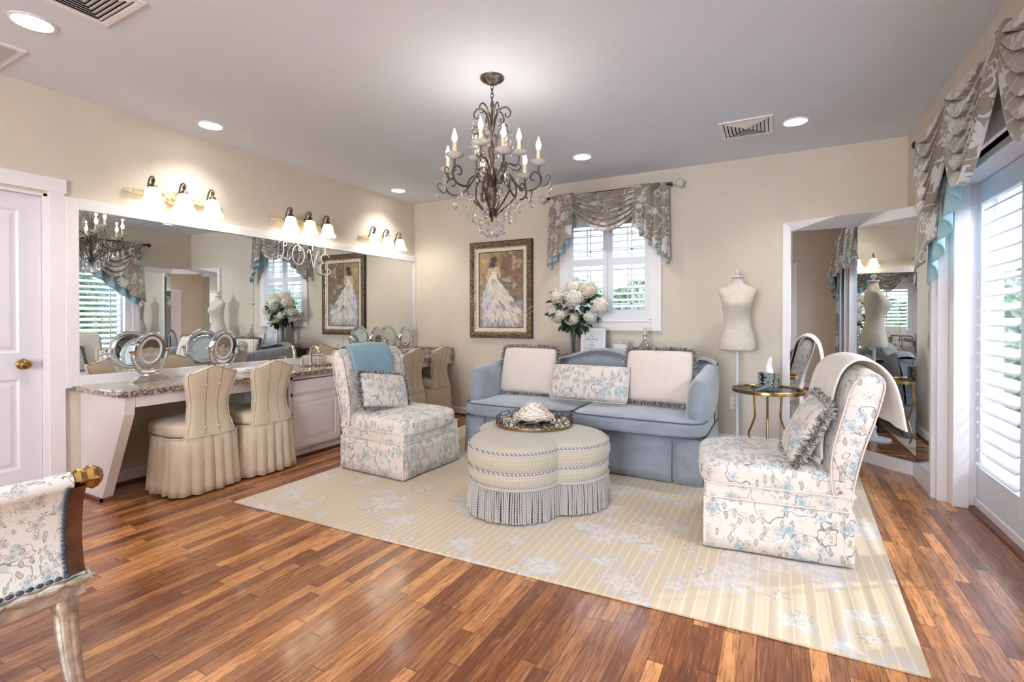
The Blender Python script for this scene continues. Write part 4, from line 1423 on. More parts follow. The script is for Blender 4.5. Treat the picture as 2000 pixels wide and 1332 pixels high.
# back with camel top, pleated roll
def backtop(x):
    a = abs(x) / W2
    return .80 + .10 * math.cos(min(a / .42, 1) * PI / 2) ** 1.4 + .05 * (1 / (1 + math.exp(-(a - .70) * 18))) - .07 * max(0, (a - .86) / .14) ** 2
def bk(side):
    def fn(u, v):
        x = (u * 2 - 1) * (W2 - .02)
        zt = backtop(x)
        z = .34 + (zt - .34) * v
        lean = .10 * ((z - .34) / .5)
        yb = BKY - .16 + lean
        if side < 0: return Vector((x, yb - .03, z))
        return Vector((x, BKY - .02 + .06 * v ** 2, z * 1.0 - (0)))
    return fn
mb = MB(); b0, b1 = bk(-1), bk(1)
mb.grid(b0, 48, 8)
mb.grid(lambda u, v: Vector((b1(u, v).x, BKY - .02 + .07 * v ** 2, .03 + (backtop((u * 2 - 1) * (W2 - .02)) - .03) * v)), 48, 8)
def roll(u, v):
    a = b0(u, 1); b = Vector((a.x, BKY + .05, a.z)); an = v * PI
    c = (a + b) / 2; r = (b - a).length / 2
    return c + Vector((0, -math.cos(an) * r, math.sin(an) * r * .35))
mb.grid(roll, 48, 8)
for u in (0, 1): mb.grid(lambda s, v, u=u: b0(u, v) * (1 - s) + Vector((b1(u, v).x, BKY - .02 + .07 * v ** 2, b0(u, v).z)) * s, 2, 8)
o = mb.build('backrest', M['velvet'], t, smooth=60)
o.modifiers.new('weld', 'WELD').merge_threshold = .001
# arms: flared with gathered pleats
for sg in (-1, 1):
    def arm(u, v, sg=sg):
        # u along depth front->back, v around section
        y = (3.80 - 4.15) + (4.56 - 3.80) * u
        top = .755 + .06 * u ** 1.2
        an = v * 2 * PI
        hw = .082 + .008 * math.sin(u * PI)
        z0 = .36
        c, s = math.cos(an), math.sin(an)
        p = 2.6
        r = 1 / (abs(c) ** p + abs(s) ** p) ** (1 / p)
        zc = (z0 + top) / 2; hz = (top - z0) / 2
        z = zc + r * s * hz
        k = (z - z0) / (top - z0)
        x = sg * (W2 - .092 + .020 * max(k, 0) ** 1.6) + r * c * hw
        pl = .0065 * math.sin(z * 95 + u * 14) * max(0, 1 - u * 2.2)
        x += pl * (1 if c * sg > 0 else .5)
        endr = 0.0
        if u < .12: endr = (1 - (u / .12)) ** 2
        y += .0 
        return Vector((x - (r * c * hw) * .35 * endr, y + .0, z - (.02 * endr if s > 0 else 0)))
    mb = MB(); mb.grid(arm, 26, 36, wv=True)
    # front cap
    ring = [arm(0, k / 36) for k in range(36)]
    cen = sum(ring, Vector()) / 36
    inn = [cen + (p - cen) * .6 + Vector((0, -.022, 0)) for p in ring]
    mb.add(ring + inn + [cen + Vector((0, -.027, 0))], [(i, (i + 1) % 36, 36 + (i + 1) % 36, 36 + i) for i in range(36)] + [(36 + i, 36 + (i + 1) % 36, 72) for i in range(36)])
    ring = [arm(1, k / 36) for k in range(36)]; mb.add(ring, [tuple(range(36))])
    o = mb.build('arm', M['velvet'], t, smooth=180)
    o.modifiers.new('weld', 'WELD').merge_threshold = .0005

# pillows on the sofa
pillow('square_pillow', 'ivory square pillow with brush fringe at the left end of the sofa', 'fringed ivory sofa pillows', (-2.07, 4.20, .728), rot_from((0.03, -1, .28), (0, .28, 1)), .57, .45, .18, M['ivory'], .036, nf=2600)
pillow('square_pillow', 'ivory square pillow with brush fringe at the right end of the sofa', 'fringed ivory sofa pillows', (-.850, 4.16, .742), rot_from((-.03, -1, .28), (0, .28, 1)), .565, .45, .18, M['ivory'], .036, nf=2600)
pillow('lumbar_pillow', 'floral rectangular pillow in the middle of the sofa', None, (-1.41, 4.02, .665), rot_from((0, -1, .30), (0, .30, 1)), .71, .31, .17, M['floral'], 0, M['ivory'])
# pillows on the slipper chairs
pillow('fringed_pillow', 'floral pillow with brush fringe on the blue-draped left slipper chair', 'fringed floral chair pillows', (-2.855, 3.09, .622), rot_from((1, -.10, .42), (-.42, .22, 1)), .48, .30, .12, M['floral'], .032, nf=1500)
pillow('fringed_pillow', 'floral pillow with brush fringe on the cream-draped right slipper chair', 'fringed floral chair pillows', (.145, 3.06, .635), rot_from((-1, -.12, .50), (.5, 0, 1)), .42, .36, .13, M['floral'], .040, nf=1700)

# ================================================================ OTTOMAN
t = thing('tufted_ottoman', 'three-lobed clover ottoman in woven cream fabric with bullion fringe on the rug', 'ottoman', (-1.435, 2.985, .012))
def lob(a, r=.51):
    th = ((a - math.radians(-98.5) + PI / 3) % (2 * PI / 3)) - PI / 3
    return r / .51 * (.20 * math.cos(th) + math.sqrt(.31 ** 2 - (.20 * math.sin(th)) ** 2))
def ring_(z, r, n=144): return [Vector((lob(a, r) * math.cos(a), lob(a, r) * math.sin(a), z)) for a in [2 * PI * k / n for k in range(n)]]
prof = [(.478, .20), (.496, .235), (.502, .26), (.494, .292), (.490, .300), (.502, .318), (.510, .350), (.509, .385), (.499, .412), (.493, .420), (.475, .440), (.42, .455), (.30, .463), (.15, .466), (.02, .467)]
mb = MB(); n = 144
vs = []
for r, z in prof: vs += ring_(z, r, n)
fs = [(j * n + i, j * n + (i + 1) % n, (j + 1) * n + (i + 1) % n, (j + 1) * n + i) for j in range(len(prof) - 1) for i in range(n)]
fs.append(tuple((len(prof) - 1) * n + i for i in range(n)))
mb.add(vs, fs)
mb.build('upholstery', M['ottoman'], t, smooth=40)
for r, z, nm in ((.499, .416, 'top_cord'), (.496, .297, 'middle_cord')):
    MB().tube(ring_(z, r), .0065, 8, closed=True).build(nm, M['cord'], t, smooth=180)
MB().tube(ring_(.203, .490), .011, 8, closed=True, flat=1.4).build('fringe_heading', M['bullion'], t, smooth=180)
mb = MB(); rnd = random.Random(11)
NF = 230
for k in range(NF):
    a = 2 * PI * (k + rnd.uniform(-.15, .15)) / NF
    r0 = lob(a, .494); r1 = lob(a, .504) + rnd.uniform(-.006, .006)
    a2 = a + rnd.uniform(-.012, .012)
    p0 = Vector((r0 * math.cos(a), r0 * math.sin(a), .20)); p1 = Vector((r1 * math.cos(a2), r1 * math.sin(a2), .010 + rnd.uniform(0, .006)))
    mb.tube([p0, (p0 + p1) / 2 + Vector((math.cos(a) * .003, math.sin(a) * .003, 0)), p1], [.0058, .0062, .0068], 6)
tag(mb.build('bullion_fringe', M['bullion'], t, smooth=80), None, None, None, 'stuff')
MB().lathe([(0, .0), (.31, .0), (.31, .2), (0, .2)], 24, cap=False).build('base', M['dark'], t, smooth=0)

# tray and rose
t = thing('mirrored_tray', 'round bronze wire tray with mirrored bottom on the ottoman', 'tray', (-1.495, 3.125, .4795), math.radians(-25))
MB().lathe([(0, 0), (.262, 0), (.262, .004), (0, .004)], 48, T(0, 0, .004), cap=False).build('mirror_bottom', M['mirror_tray'], t, smooth=30)
MB().lathe([(.255, 0), (.272, 0), (.272, .014), (.262, .014), (.255, .008)], 64, cap=False).build('rim', M['brass'], t, smooth=40)
mb = MB()
NS = 6
P = lambda a, z, dr=0: Vector(((.266 + dr) * math.cos(a), (.266 + dr) * math.sin(a), z))
for k in range(NS):
    a0 = 2 * PI * k / NS; st = 2 * PI / NS
    seg = [(0, .012), (.05, .030), (.09, .045), (.13, .060)]
    zig = [P(a0 + st * u, z) for u, z in ((0, .014), (.04, .034), (.10, .056), (.42, .060), (.48, .034), (.52, .014))]
    mb.tube(zig, .0032, 6)
    zig = [P(a0 + st * u, z) for u, z in ((.10, .056), (.12, .030), (.40, .026), (.42, .060))]
    mb.tube(zig, .0026, 6)
    for cc in (.62, .76, .90):
        mb.tube([P(a0 + st * (cc + .085 * math.cos(q)), .034 + .018 * math.sin(q)) for q in [2 * PI * j / 16 for j in range(16)]], .0032, 6, closed=True)
mb.build('wire_gallery', M['bronze'], t, smooth=80)
t = thing('porcelain_rose', 'large cream porcelain rose lying on the mirrored tray', 'ornament', (-1.52, 3.17, .4885))
mb = MB()
for L_ in range(6):
    n = 10 - L_
    for k in range(n):
        a = 2 * PI * (k + .5 * (L_ % 2)) / n + L_ * .3
        R0 = .138 - .019 * L_; H = .034 + .010 * L_
        wd = 1.25 * 2 * PI / n
        def fn(u, v, a=a, R0=R0, H=H, wd=wd, L_=L_, k=k):
            an = a + (u - .5) * wd
            r = R0 * (.35 + .65 * math.sin(v * PI / 2)) + .010 * v ** 4
            z = .004 + H * v ** 1.5 * (1 - .35 * abs(u * 2 - 1) ** 2.5) + .005 * math.sin(u * 9 + k)*v + .012 * L_ * .6
            return Vector((r * math.cos(an), r * math.sin(an), z))
        mb.grid(fn, 8, 6)
mb.build('petals', M['rose'], t, smooth=180, solid=.0025, recalc=False)

# rug
rug = MB().box(-3.145, .49, 2.0, 4.69, .0, .012)
mb = MB()
rp = [(-3.145, 1.975), (.475, 2.12 - .0), (.62, 4.76), (-3.08, 4.66)]
rp = [(-3.145, 1.986), (.470, 2.125), (.580, 4.70), (-3.09, 4.70)]
mb.prism(rp, .0005, .0125, lambda a, b, h: (a, b, h))
tag(mb.build('area_rug', M['rug'], smooth=0, bevel=.004), 'tan striped area rug with pale blue flowers under the seating group', 'rug')
# ================================================================ FRAMED PAINTING
def painting():
    x0, x1, z0, z1 = -3.354, -2.490, .983, 2.153
    t = thing('framed_painting', 'gilt-framed painting of a bride in white seen from behind', 'painting', (x0, YB, z0))
    W_, H_ = x1 - x0, z1 - z0
    def rect_ring(a, b, d0, d1, d2=None):
        """frame moulding between inset a and b; depth d0 at a, d1 at b"""
        q = lambda m, d: [(m, -d, m), (W_ - m, -d, m), (W_ - m, -d, H_ - m), (m, -d, H_ - m)]
        mid = (a + b) / 2
        vs = q(a, 0) + q(a, d0) + q(mid, d2 if d2 is not None else max(d0, d1)) + q(b, d1) + q(b, 0)
        fs = [(k * 4 + i, k * 4 + (i + 1) % 4, k * 4 + 4 + (i + 1) % 4, k * 4 + 4 + i) for k in range(4) for i in range(4)]
        return MB().add(vs, fs)
    rect_ring(0, .012, .030, .036).build('outer_edge', M['blackframe'], t, smooth=0)
    rect_ring(.012, .074, .036, .030, .048).build('gilt_frame', M['carved'], t, smooth=0)
    rect_ring(.074, .084, .030, .018, .028).build('inner_lip', M['goldleaf'], t, smooth=0)
    rect_ring(.084, .124, .016, .015, .0165).build('liner', M['diamond'], t, smooth=0)
    rect_ring(.124, .131, .020, .012, .02).build('fillet', M['blackframe'], t, smooth=0)
    # canvas with painted vertex colours
    NX, NY = 130, 200
    cx0, cx1, cy0, cy1 = .131, W_ - .131, .131, H_ - .131
    A = np.zeros((NY + 1, NX + 1, 3)); yy, xx = np.mgrid[0:NY + 1, 0:NX + 1]
    U = xx / NX; V = yy / NY
    def c(r, g, b): return np.array(srgb(r, g, b))
    rs = np.random.RandomState(5)
    A[:] = c(150, 132, 100)
    def stroke(x, y, w, h, ang, col, k=.8):
        dx = (U - x) * .6; dy = V - y
        ca, sa = math.cos(ang), math.sin(ang)
        a = (dx * ca + dy * sa) / (w / 2); b = (-dx * sa + dy * ca) / (h / 2)
        m = np.clip(1.3 - (np.abs(a) ** 3 + np.abs(b) ** 2), 0, 1)[..., None] * k
        A[:] = A * (1 - m) + np.array(col) * m
    for i in range(420):
        x, y = rs.rand(), rs.rand()
        if y > .62: col = c(176, 152, 110) if x < .5 else c(120, 96, 78)
        elif y > .35: col = c(170, 150, 120) if x < .35 else c(112, 104, 96)
        else: col = c(168, 166, 176)
        if rs.rand() < .2: col = c(196, 176, 136)
        if rs.rand() < .15 and y < .6: col = c(126, 132, 150)
        if rs.rand() < .06: col = c(156, 112, 96)
        stroke(x, y, .06 + rs.rand() * .12, .03 + rs.rand() * .04, rs.rand() * 3.1, np.clip(col * (.8 + rs.rand() * .4), 0, 1), .6)
    for i in range(30): stroke(.80 + rs.randn() * .02, .84 + rs.randn() * .05, .03, .02, 1.5, c(206, 186, 160), .6)
    for i in range(12): stroke(.80 + rs.randn() * .06, .70 + rs.randn() * .05, .05, .02, rs.rand() * 3, c(158, 112, 98), .6)
    # skirt: a wide bell falling to the lower right
    for i in range(560):
        s = rs.rand() ** .8
        y = .66 - s * .60
        xc = .30 + .28 * s ** 1.1 + .05 * s
        hw = .07 + .40 * s ** .75
        o_ = rs.rand() * 2 - 1
        x = xc + o_ * hw
        if x < .02 + .10 * (1 - s) or x > .93: continue
        edge = abs(o_)
        col = c(236, 226, 206) if rs.rand() < .6 else c(214, 206, 200)
        if rs.rand() < .12 + .1 * s: col = c(190, 188, 200)
        if rs.rand() < .08: col = c(150, 146, 150)
        if s > .55 and rs.rand() < .14: col = c(110, 120, 160)
        ang = math.atan2(-.6, (o_ * .35 + .25)) + rs.randn() * .25
        stroke(x, y, .09 + .08 * rs.rand(), .014 + .014 * rs.rand(), ang, col, .75)
    for i in range(130):
        x = .18 + rs.randn() * .05; y = .30 + rs.randn() * .10
        stroke(x, y, .10, .016, 1.45 + rs.randn() * .2, c(222, 216, 222) if rs.rand() < .7 else c(150, 160, 190), .7)
    # bodice, arms, back
    skin = c(222, 196, 168)
    for k in range(12):
        s = k / 11; stroke(.335, .80 - s * .06, .10 - .02 * s, .03, 0, skin, .9)
    for k in range(14):
        s = k / 13; stroke(.345, .735 - s * .085, .088 - .02 * math.sin(s * PI) + .02 * s, .02, 0, c(236, 228, 212), .95)
    for k in range(16):
        s = k / 15
        stroke(.25 - .03 * math.sin(s * PI) + .0 * s, .79 - s * .11, .022, .025, 0, skin, .85)
        stroke(.43 + .05 * s, .79 - s * .12, .022, .025, 0, skin, .85)
    hair = c(62, 48, 42)
    for k in range(40): stroke(.335 + rs.randn() * .03, .895 + rs.randn() * .016, .05, .03, rs.rand() * 3, hair * (.7 + rs.rand() * .8), .8)
    for k in range(40): stroke(.31 + rs.randn() * .035, .835 + rs.randn() * .018, .02, .045, rs.randn() * .3, hair * (.7 + rs.rand() * .9), .75)
    vs = []
    for j in range(NY + 1):
        for i in range(NX + 1):
            vs.append((cx0 + (cx1 - cx0) * i / NX, -.0125, cy0 + (cy1 - cy0) * j / NY))
    fs = [(j * (NX + 1) + i, j * (NX + 1) + i + 1, (j + 1) * (NX + 1) + i + 1, (j + 1) * (NX + 1) + i) for j in range(NY) for i in range(NX)]
    g = G('oil_paint'); at = g.n('ShaderNodeAttribute'); at.attribute_name = 'Paint'
    g.base(at.outputs['Color']).set(Roughness=.45); g.bump(g.noise(g.mapping(g.coord(), (1, 1, .4)), 90, 3, .6), .5, .003)
    o = MB().add(vs, fs).build('canvas', g.m, t, smooth=0, recalc=False)
    ca = o.data.color_attributes.new('Paint', 'FLOAT_COLOR', 'POINT')
    flat = np.ones(((NY + 1) * (NX + 1), 4), dtype=np.float32); flat[:, :3] = np.clip(A.reshape(-1, 3), 0, 1)
    ca.data.foreach_set('color', flat.ravel())
    MB().box(.02, W_ - .02, -.010, -.001, .02, H_ - .02).build('backing', M['dark'], t, smooth=0)
painting()

# ================================================================ WINDOW TREATMENTS
def frameset(kind):
    """maps (a along wall, d out of wall, z)"""
    if kind == 'back': return lambda a, d, z: Vector((a, YB - d, z))
    return lambda a, d, z: Vector((XR - d, a, z))
def swag(parent, F, a0, a1, ztop, drop, d0, nf, name='swag', amp=.055):
    NU, NV = 48, 120
    W_ = a1 - a0
    def fn(u, v):
        # v: 0 at rod, 1 at bottom hem ; folds gather at both top corners
        s = u * 2 - 1
        cat = (1 - abs(s) ** 1.75)
        sag = (.02 + (drop - .02) * v ** .85)
        inset = .02 + .0 * v
        x = a0 + W_ / 2 + s * (W_ / 2) * (1 - .10 * (1 - v) * (1 - abs(s)) * 0) * (1.0 - .0 * v)
        z = ztop - sag * cat - .05 * v * abs(s) ** 6
        f = v * nf
        fold = abs(math.sin(f * PI)) ** .6
        fr = f - math.floor(f)
        env = (.5 + .5 * cat ** .6)
        d = d0 + amp * fold * env + .035 * v * cat + .008
        z2 = z - (.5 - .5 * math.cos(fr * 2 * PI)) * drop * .06 * cat
        return F(x, d, z2)
    return MB().grid(fn, NU, NV).build(name, M['damask'], parent, smooth=180, solid=.003, recalc=False, flip=(F is Fb))
def jabot(parent, F, a_out, a_in, ztop, z_out, z_in, d0, npl, name='jabot', bulge=.0, rev=0):
    """cascade: pleated tail, long at a_out, short at a_in; zig-zag hem shows the lining"""
    N = npl * 26; NV = 26
    def fn(u, v):
        ph = u * npl
        k = int(ph); f = ph - k
        # each pleat: sweeps forward 1.5 widths then folds back .5
        if f < .62: q = f / .62; tri = q * 1.30; dk = .040 * math.sin(q * PI) + 0
        else: q = (f - .62) / .38; tri = 1.30 - .60 * q; dk = -.004 * math.sin(q * PI)
        a = (k + tri - .3 * (1 if k == npl - 1 and f > .62 else 0) * 0) / (npl + .15)
        spread = 1 + .06 * v
        aa = a_in + (a_out - a_in) * a * spread + 0
        zb = z_in + (z_out - z_in) * (ph / npl) ** .95
        z = ztop - (ztop - zb) * v
        dd = d0 + (.030 * (npl - k - (q if f >= .62 else 0)) + dk) * (.45 + .65 * v) + .004 * math.sin(v * 5 + k)
        if rev: dd = d0 + (rev * (k + (q if f >= .62 else 0)) + dk * .6) * (.5 + .6 * v)
        return F(aa, dd, z)
    return MB().grid(fn, N, NV).build(name, M['damask'], parent, smooth=70, solid=.004, mat2=M['aqua'], recalc=False, flip=((a_out > a_in) == (F is Fb)))

Fb = frameset('back')
t = thing('window_valance', 'grey-taupe leaf-patterned swag valance over the back window', 'valance', (0, 0, 0))
MB().tube([Fb(-2.27, .10, 2.565), Fb(-.90, .10, 2.565)], .014, 12).build('rod', M['darkrod'], t, smooth=60)
for a, s in ((-2.27, -1), (-.90, 1)):
    MB().lathe([(0, 0), (.018, 0), (.02, .01), (.012, .02), (.03, .035), (.042, .055), (.044, .07), (.034, .092), (0, .104)], 20, T(*Fb(a, .10, 2.565)) @ R(s * PI / 2, 'Y'), cap=False).build('ball_finial', M['bobeche'], t, smooth=60)
    MB().tube([Fb(a - s * .03, .002, 2.565), Fb(a - s * .03, .10, 2.565)], .008, 8).build('bracket', M['darkrod'], t, smooth=60)
swag(t, Fb, -2.10, -1.03, 2.585, .455, .105, 6)
jabot(t, Fb, -2.235, -1.93, 2.585, 1.77, 2.10, .085, 4, 'cascade')
jabot(t, Fb, -.955, -1.28, 2.585, 1.77, 2.15, .085, 4, 'cascade')

Fr = frameset('right')
t = thing('door_valance', 'long grey-taupe swag valance with aqua lining over the tall shuttered doors', 'valance', (0, 0, 0))
rz_ = 2.455
MB().tube([Fr(.56, .085, rz_), Fr(4.40, .085, rz_)], .017, 12).build('rod', M['darkrod'], t, smooth=60)
for a, s in ((.56, -1), (4.40, 1)):
    MB().lathe([(0, 0), (.018, 0), (.02, .01), (.012, .02), (.03, .035), (.034, .05), (.022, .07), (0, .08)], 16, T(*Fr(a, .085, rz_)) @ R(-s * PI / 2, 'X'), cap=False).build('ball_finial', M['darkrod'], t, smooth=60)
for a in (.66, 2.5, 4.35): MB().tube([Fr(a, .002, rz_), Fr(a, .085, rz_)], .008, 8).build('bracket', M['darkrod'], t, smooth=60)
w_ = .82; st = .715
for k in range(5):
    b = 4.34 - k * st
    swag(t, Fr, b - w_, b, rz_ + .025, .60, .080 + .014 * (k % 2), 6)
jabot(t, Fr, 4.34, 3.72, rz_ + .02, 1.45, 2.02, .035, 4, 'cascade', rev=.020)
def lt(u, v):
    q = u * 5 % 1.0
    aa = 4.30 - .80 * u
    zb = 1.415 + .60 * u + .05 * abs(q - .5)
    return Fr(aa, .018 + (.045 + .05 * u) * (.35 + .65 * v) * (.6 + .4 * math.sin(u * 10 * PI)), rz_ + .0 - (rz_ - zb) * v)
MB().grid(lt, 80, 14).build('lining_tail', M['aqua'], t, smooth=180, solid=.003, recalc=False)
jabot(t, Fr, .62, .94, rz_ + .02, 1.50, 1.90, .055, 4, 'cascade')
t = thing('drapery_panel', 'long grey-taupe patterned drape hanging at the near end of the tall shuttered doors', 'curtain', (0, 0, 0))
def dr(u, v):
    a = .72 + .26 * u; dd = .07 + .028 * math.sin(u * 2 * PI * 6) * (.6 + .6 * v)
    return Fr(a, dd, 2.38 - 2.35 * v)
MB().grid(dr, 90, 16).build('panel', M['damask'], t, smooth=180, solid=.004, mat2=M['aqua'], recalc=False)

# ================================================================ CORNER MIRROR (three hinged panels)
t = thing('corner_mirror', 'tall white-framed three-panel dressing mirror standing in the right back corner', 'mirror', (0, 0, 0))
Z0m, Z1m = .10, 2.014
base_pts = [(.058, 5.176), (.46, 4.99), (.81, 4.99), (.955, 4.862), (.955, 4.285)]     # outer cap line
gp = [(.12, 5.165), (.626, 5.165), (.966, 4.829), (.966, 4.325)]                 # glass line
def wall_panel(p, q, z0, z1, thick):
    p, q = Vector((*p, 0)), Vector((*q, 0)); d = (q - p); L = d.length; d.normalize(); n = Vector((d.y, -d.x, 0))
    return p, q, d, n, L
for i in range(3):
    p, q, d, n, L = wall_panel(gp[i], gp[i + 1], Z0m, Z1m, 0)
    f = lambda a, b, h, p=p, d=d, n=n: p + d * a + n * h + Vector((0, 0, b))
    MB().prism([(.001, Z0m), (L - .001, Z0m), (L - .001, Z1m), (.001, Z1m)], -.004, 0, f).build('mirror_pane', M['mirror'], t, smooth=0)
    MB().prism([(.01, Z0m + .01), (L - .01, Z0m + .01), (L - .01, Z1m - .01), (.01, Z1m - .01)], -.006, -.0045, f).build('backing', M['dark'], t, smooth=0)
MB().box(.058, .122, 5.145, 5.179, 0, 2.093).build('left_stile', M['trim'], t, smooth=0, bevel=.003)
MB().box(.935, .971, 4.283, 4.327, 0, 2.093).build('right_stile', M['trim'], t, smooth=0, bevel=.003)
# head: sloping soffit between glass top and the cap line
ins = [(.122, 5.135), (.622, 5.135), (.950, 4.853), (.950, 4.327)]
cap_ = [(.058, 5.124), (.46, 4.99), (.81, 4.99), (.938, 4.880), (.938, 4.283)]
mb = MB()
A1 = [Vector((.122, 5.164, 2.012)), Vector((.46, 5.164, 2.012)), Vector((.625, 5.163, 2.012)), Vector((.964, 4.828, 2.012)), Vector((.964, 4.327, 2.012))]
A2 = [Vector((.058, 5.146, 2.094)), Vector((.46, 4.99, 2.094)), Vector((.80, 4.975, 2.094)), Vector((.946, 4.838, 2.094)), Vector((.944, 4.283, 2.094))]
A3 = [Vector((.058, 5.178, 2.094)), Vector((.46, 5.178, 2.094)), Vector((.971, 5.178, 2.094)), Vector((.971, 4.872, 2.094)), Vector((.971, 4.283, 2.094))]
n = 5
mb.add(A1 + A2 + A3, [(i, i + 1, n + i + 1, n + i) for i in range(4)] + [(n + i, n + i + 1, 2 * n + i + 1, 2 * n + i) for i in range(4)])
mb.build('head_board', M['trim'], t, smooth=0, recalc=True)
# plinth
mb = MB()
B1 = [(.122, 5.168), (.628, 5.168), (.969, 4.831), (.969, 4.327)]
B2 = [(.122, 5.146), (.620, 5.146), (.946, 4.823), (.946, 4.283)]
for i in range(3):
    a, b = B1[i], B1[i + 1]; c, d = B2[i], B2[i + 1]
    mb.add([(a[0], a[1], 0), (b[0], b[1], 0), (d[0], d[1], 0), (c[0], c[1], 0), (a[0], a[1], .10), (b[0], b[1], .10), (d[0], d[1], .096), (c[0], c[1], .096)],
           [(0, 1, 2, 3), (7, 6, 5, 4), (0, 4, 5, 1), (1, 5, 6, 2), (2, 6, 7, 3), (3, 7, 4, 0)])
mb.build('plinth', M['trim'], t, smooth=0)

# ================================================================ DRESS FORM
t = thing('dress_form', 'headless linen dress form with clear knob on a white pole by the back wall', 'dress form', (-.303, 4.90, 0))
sec = [  # z, half width x, half depth, y offset
    (.925, .150, .105, 0), (.935, .155, .110, 0), (.97, .158, .114, .002), (1.02, .153, .112, .004), (1.08, .138, .100, .004), (1.14, .118, .086, .0),
    (1.205, .108, .078, -.004), (1.26, .114, .084, -.010), (1.31, .124, .098, -.020), (1.36, .133, .108, -.024), (1.40, .140, .100, -.014), (1.44, .155, .086, -.002),
    (1.468, .164, .072, .006), (1.488, .155, .062, .010), (1.508, .112, .056, .012), (1.525, .072, .050, .010), (1.545, .052, .045, .008), (1.575, .044, .041, .006), (1.590, .042, .040, .006)]
mb = MB(); n = 48; vs = []
for z, a, b, oy in sec:
    for k in range(n):
        an = 2 * PI * k / n; c, s = math.cos(an), math.sin(an)
        x, y = a * c, b * s
        bust = 0
        if 1.26 < z < 1.42 and s < 0:
            for sx_b in (-.062, .062): bust += .034 * math.exp(-((x - sx_b) / .038) ** 2 - ((z - 1.345) / .036) ** 2)
        vs.append(Vector((x, y - bust + oy, z)))
m = len(sec)
fs = [(j * n + i, j * n + (i + 1) % n, (j + 1) * n + (i + 1) % n, (j + 1) * n + i) for j in range(m - 1) for i in range(n)] + [tuple(range(n - 1, -1, -1)), tuple((m - 1) * n + i for i in range(n))]
mb.add(vs, fs).build('torso', M['linen'], t, smooth=75, sub=1)
mb = MB().tube([(0, .0, .925)] + [(.150 * math.cos(2 * PI * k / 40), .105 * math.sin(2 * PI * k / 40), .927) for k in range(0)] + [(0, 0, .924)], .01, 6)
MB().lathe([(0, 0), (.052, 0), (.054, .006), (.046, .012), (0, .013)], 24, T(0, .006, 1.590), cap=False).build('neck_cap', M['white_metal'], t, smooth=50)
MB().lathe([(0, 0), (.016, 0), (.012, .01), (.018, .02), (.027, .034), (.027, .048), (.018, .060), (0, .064)], 20, T(0, .006, 1.602), cap=False).build('finial_knob', M['bobeche'], t, smooth=60)
MB().lathe([(0, .0), (.15, .0), (.15, .012), (.11, .022), (.04, .030), (.03, .05), (.022, .10), (.026, .115), (.032, .125), (.022, .135), (.016, .15), (.016, .55), (.020, .56), (.034, .60), (.036, .61), (.02, .615), (.013, .62), (.013, .93), (0, .93)], 28, cap=False).build('stand', M['white_metal'], t, smooth=45)

# ================================================================ SIDE TABLE
t = thing('side_table', 'round glass-topped brass side table with curved legs beside the corner mirror', 'table', (-.052, 4.56, 0))
MB().lathe([(.0, .631), (.258, .631), (.258, .637), (0, .637)], 64, cap=False).build('glass_top', M['tabletop_glass'], t, smooth=30)
MB().lathe([(.262, .615), (.270, .615), (.271, .638), (.268, .645), (.258, .645), (.256, .638), (.250, .636), (.250, .628), (.262, .626), (.262, .615)], 64, cap=False).build('rim', M['brass'], t, smooth=50)
MB().lathe([(0, .622), (.256, .622), (.256, .628), (0, .628)], 48, cap=False).build('tray_shelf', M['darkwood'], t, smooth=30) if False else None
for k in range(3):
    a = math.radians(150 + 120 * k)
    pts = smooth_path([(.12, .620), (.115, .50), (.11, .40), (.14, .31), (.165, .24), (.14, .16), (.12, .09), (.15, .01)], 6)
    MB().tube([(p[0] * math.cos(a), p[0] * math.sin(a), p[1]) for p in pts], .0085, 10).build('leg', M['brass'], t, smooth=80)
mb = MB()
for k in range(3):
    a = math.radians(150 + 120 * k); mb.tube([(0, 0, .618), (.255 * math.cos(a), .255 * math.sin(a), .618)], .007, 8)
mb.build('cross_brace', M['brass'], t, smooth=80)

def mk_tissuebox():
    g = G('black_floral_card'); uv = g.coord('UV')
    c = srgb(14, 14, 20)
    fill, edge, q, rb = petal_mask(g, uv, 14, .7, .055, 9, 1.0, .06)
    c = g.mix(fill * .8, c, g.mix((q * 9.0).sin() * .5 + .5, srgb(206, 212, 216), srgb(60, 84, 78)))
    fill, edge, q, rb = petal_mask(g, uv, 17, .8, .03, 7, 6.0, .06)
    c = g.mix(fill * .6, c, srgb(150, 156, 138))
    g.base(c).set(Roughness=.3); return g.m
M['blackfloral'] = mk_tissuebox()
t = thing('tissue_box', 'black floral tissue box with a white tissue on the brass side table', 'tissue box', (-.045, 4.60, .6455), math.radians(-32))
MB().box(-.058, .058, -.058, .058, 0, .125).build('box', M['blackfloral'], t, smooth=0, bevel=.002)
def ti(u, v):
    a = u * 2 * PI
    r = (.022 * (1 - v) + .014) * (1 + .25 * math.sin(3 * a + v * 2))
    return Vector((r * math.cos(a) - .012 * v * math.sin(v * 5), r * .5 * math.sin(a), .12 + .125 * v * (1 + .12 * math.cos(a + .5))))
MB().grid(ti, 24, 12, wu=True).build('tissue', M['tissue'], t, smooth=180, solid=.001)
for k in range(3):
    tt = thing('coaster', ['lowest', 'middle', 'topmost'][k] + ' black patterned coaster in the stack beside the tissue box', 'coaster', (-.105 + .006 * k, 4.455 - .004 * k, .6455 + .0105 * k), math.radians(20 + 14 * k), 'coasters on the side table')
    MB().box(-.055, .055, -.055, .055, 0, .0095).build('coaster_body', M['blackfloral'], tt, smooth=0, bevel=.0015)

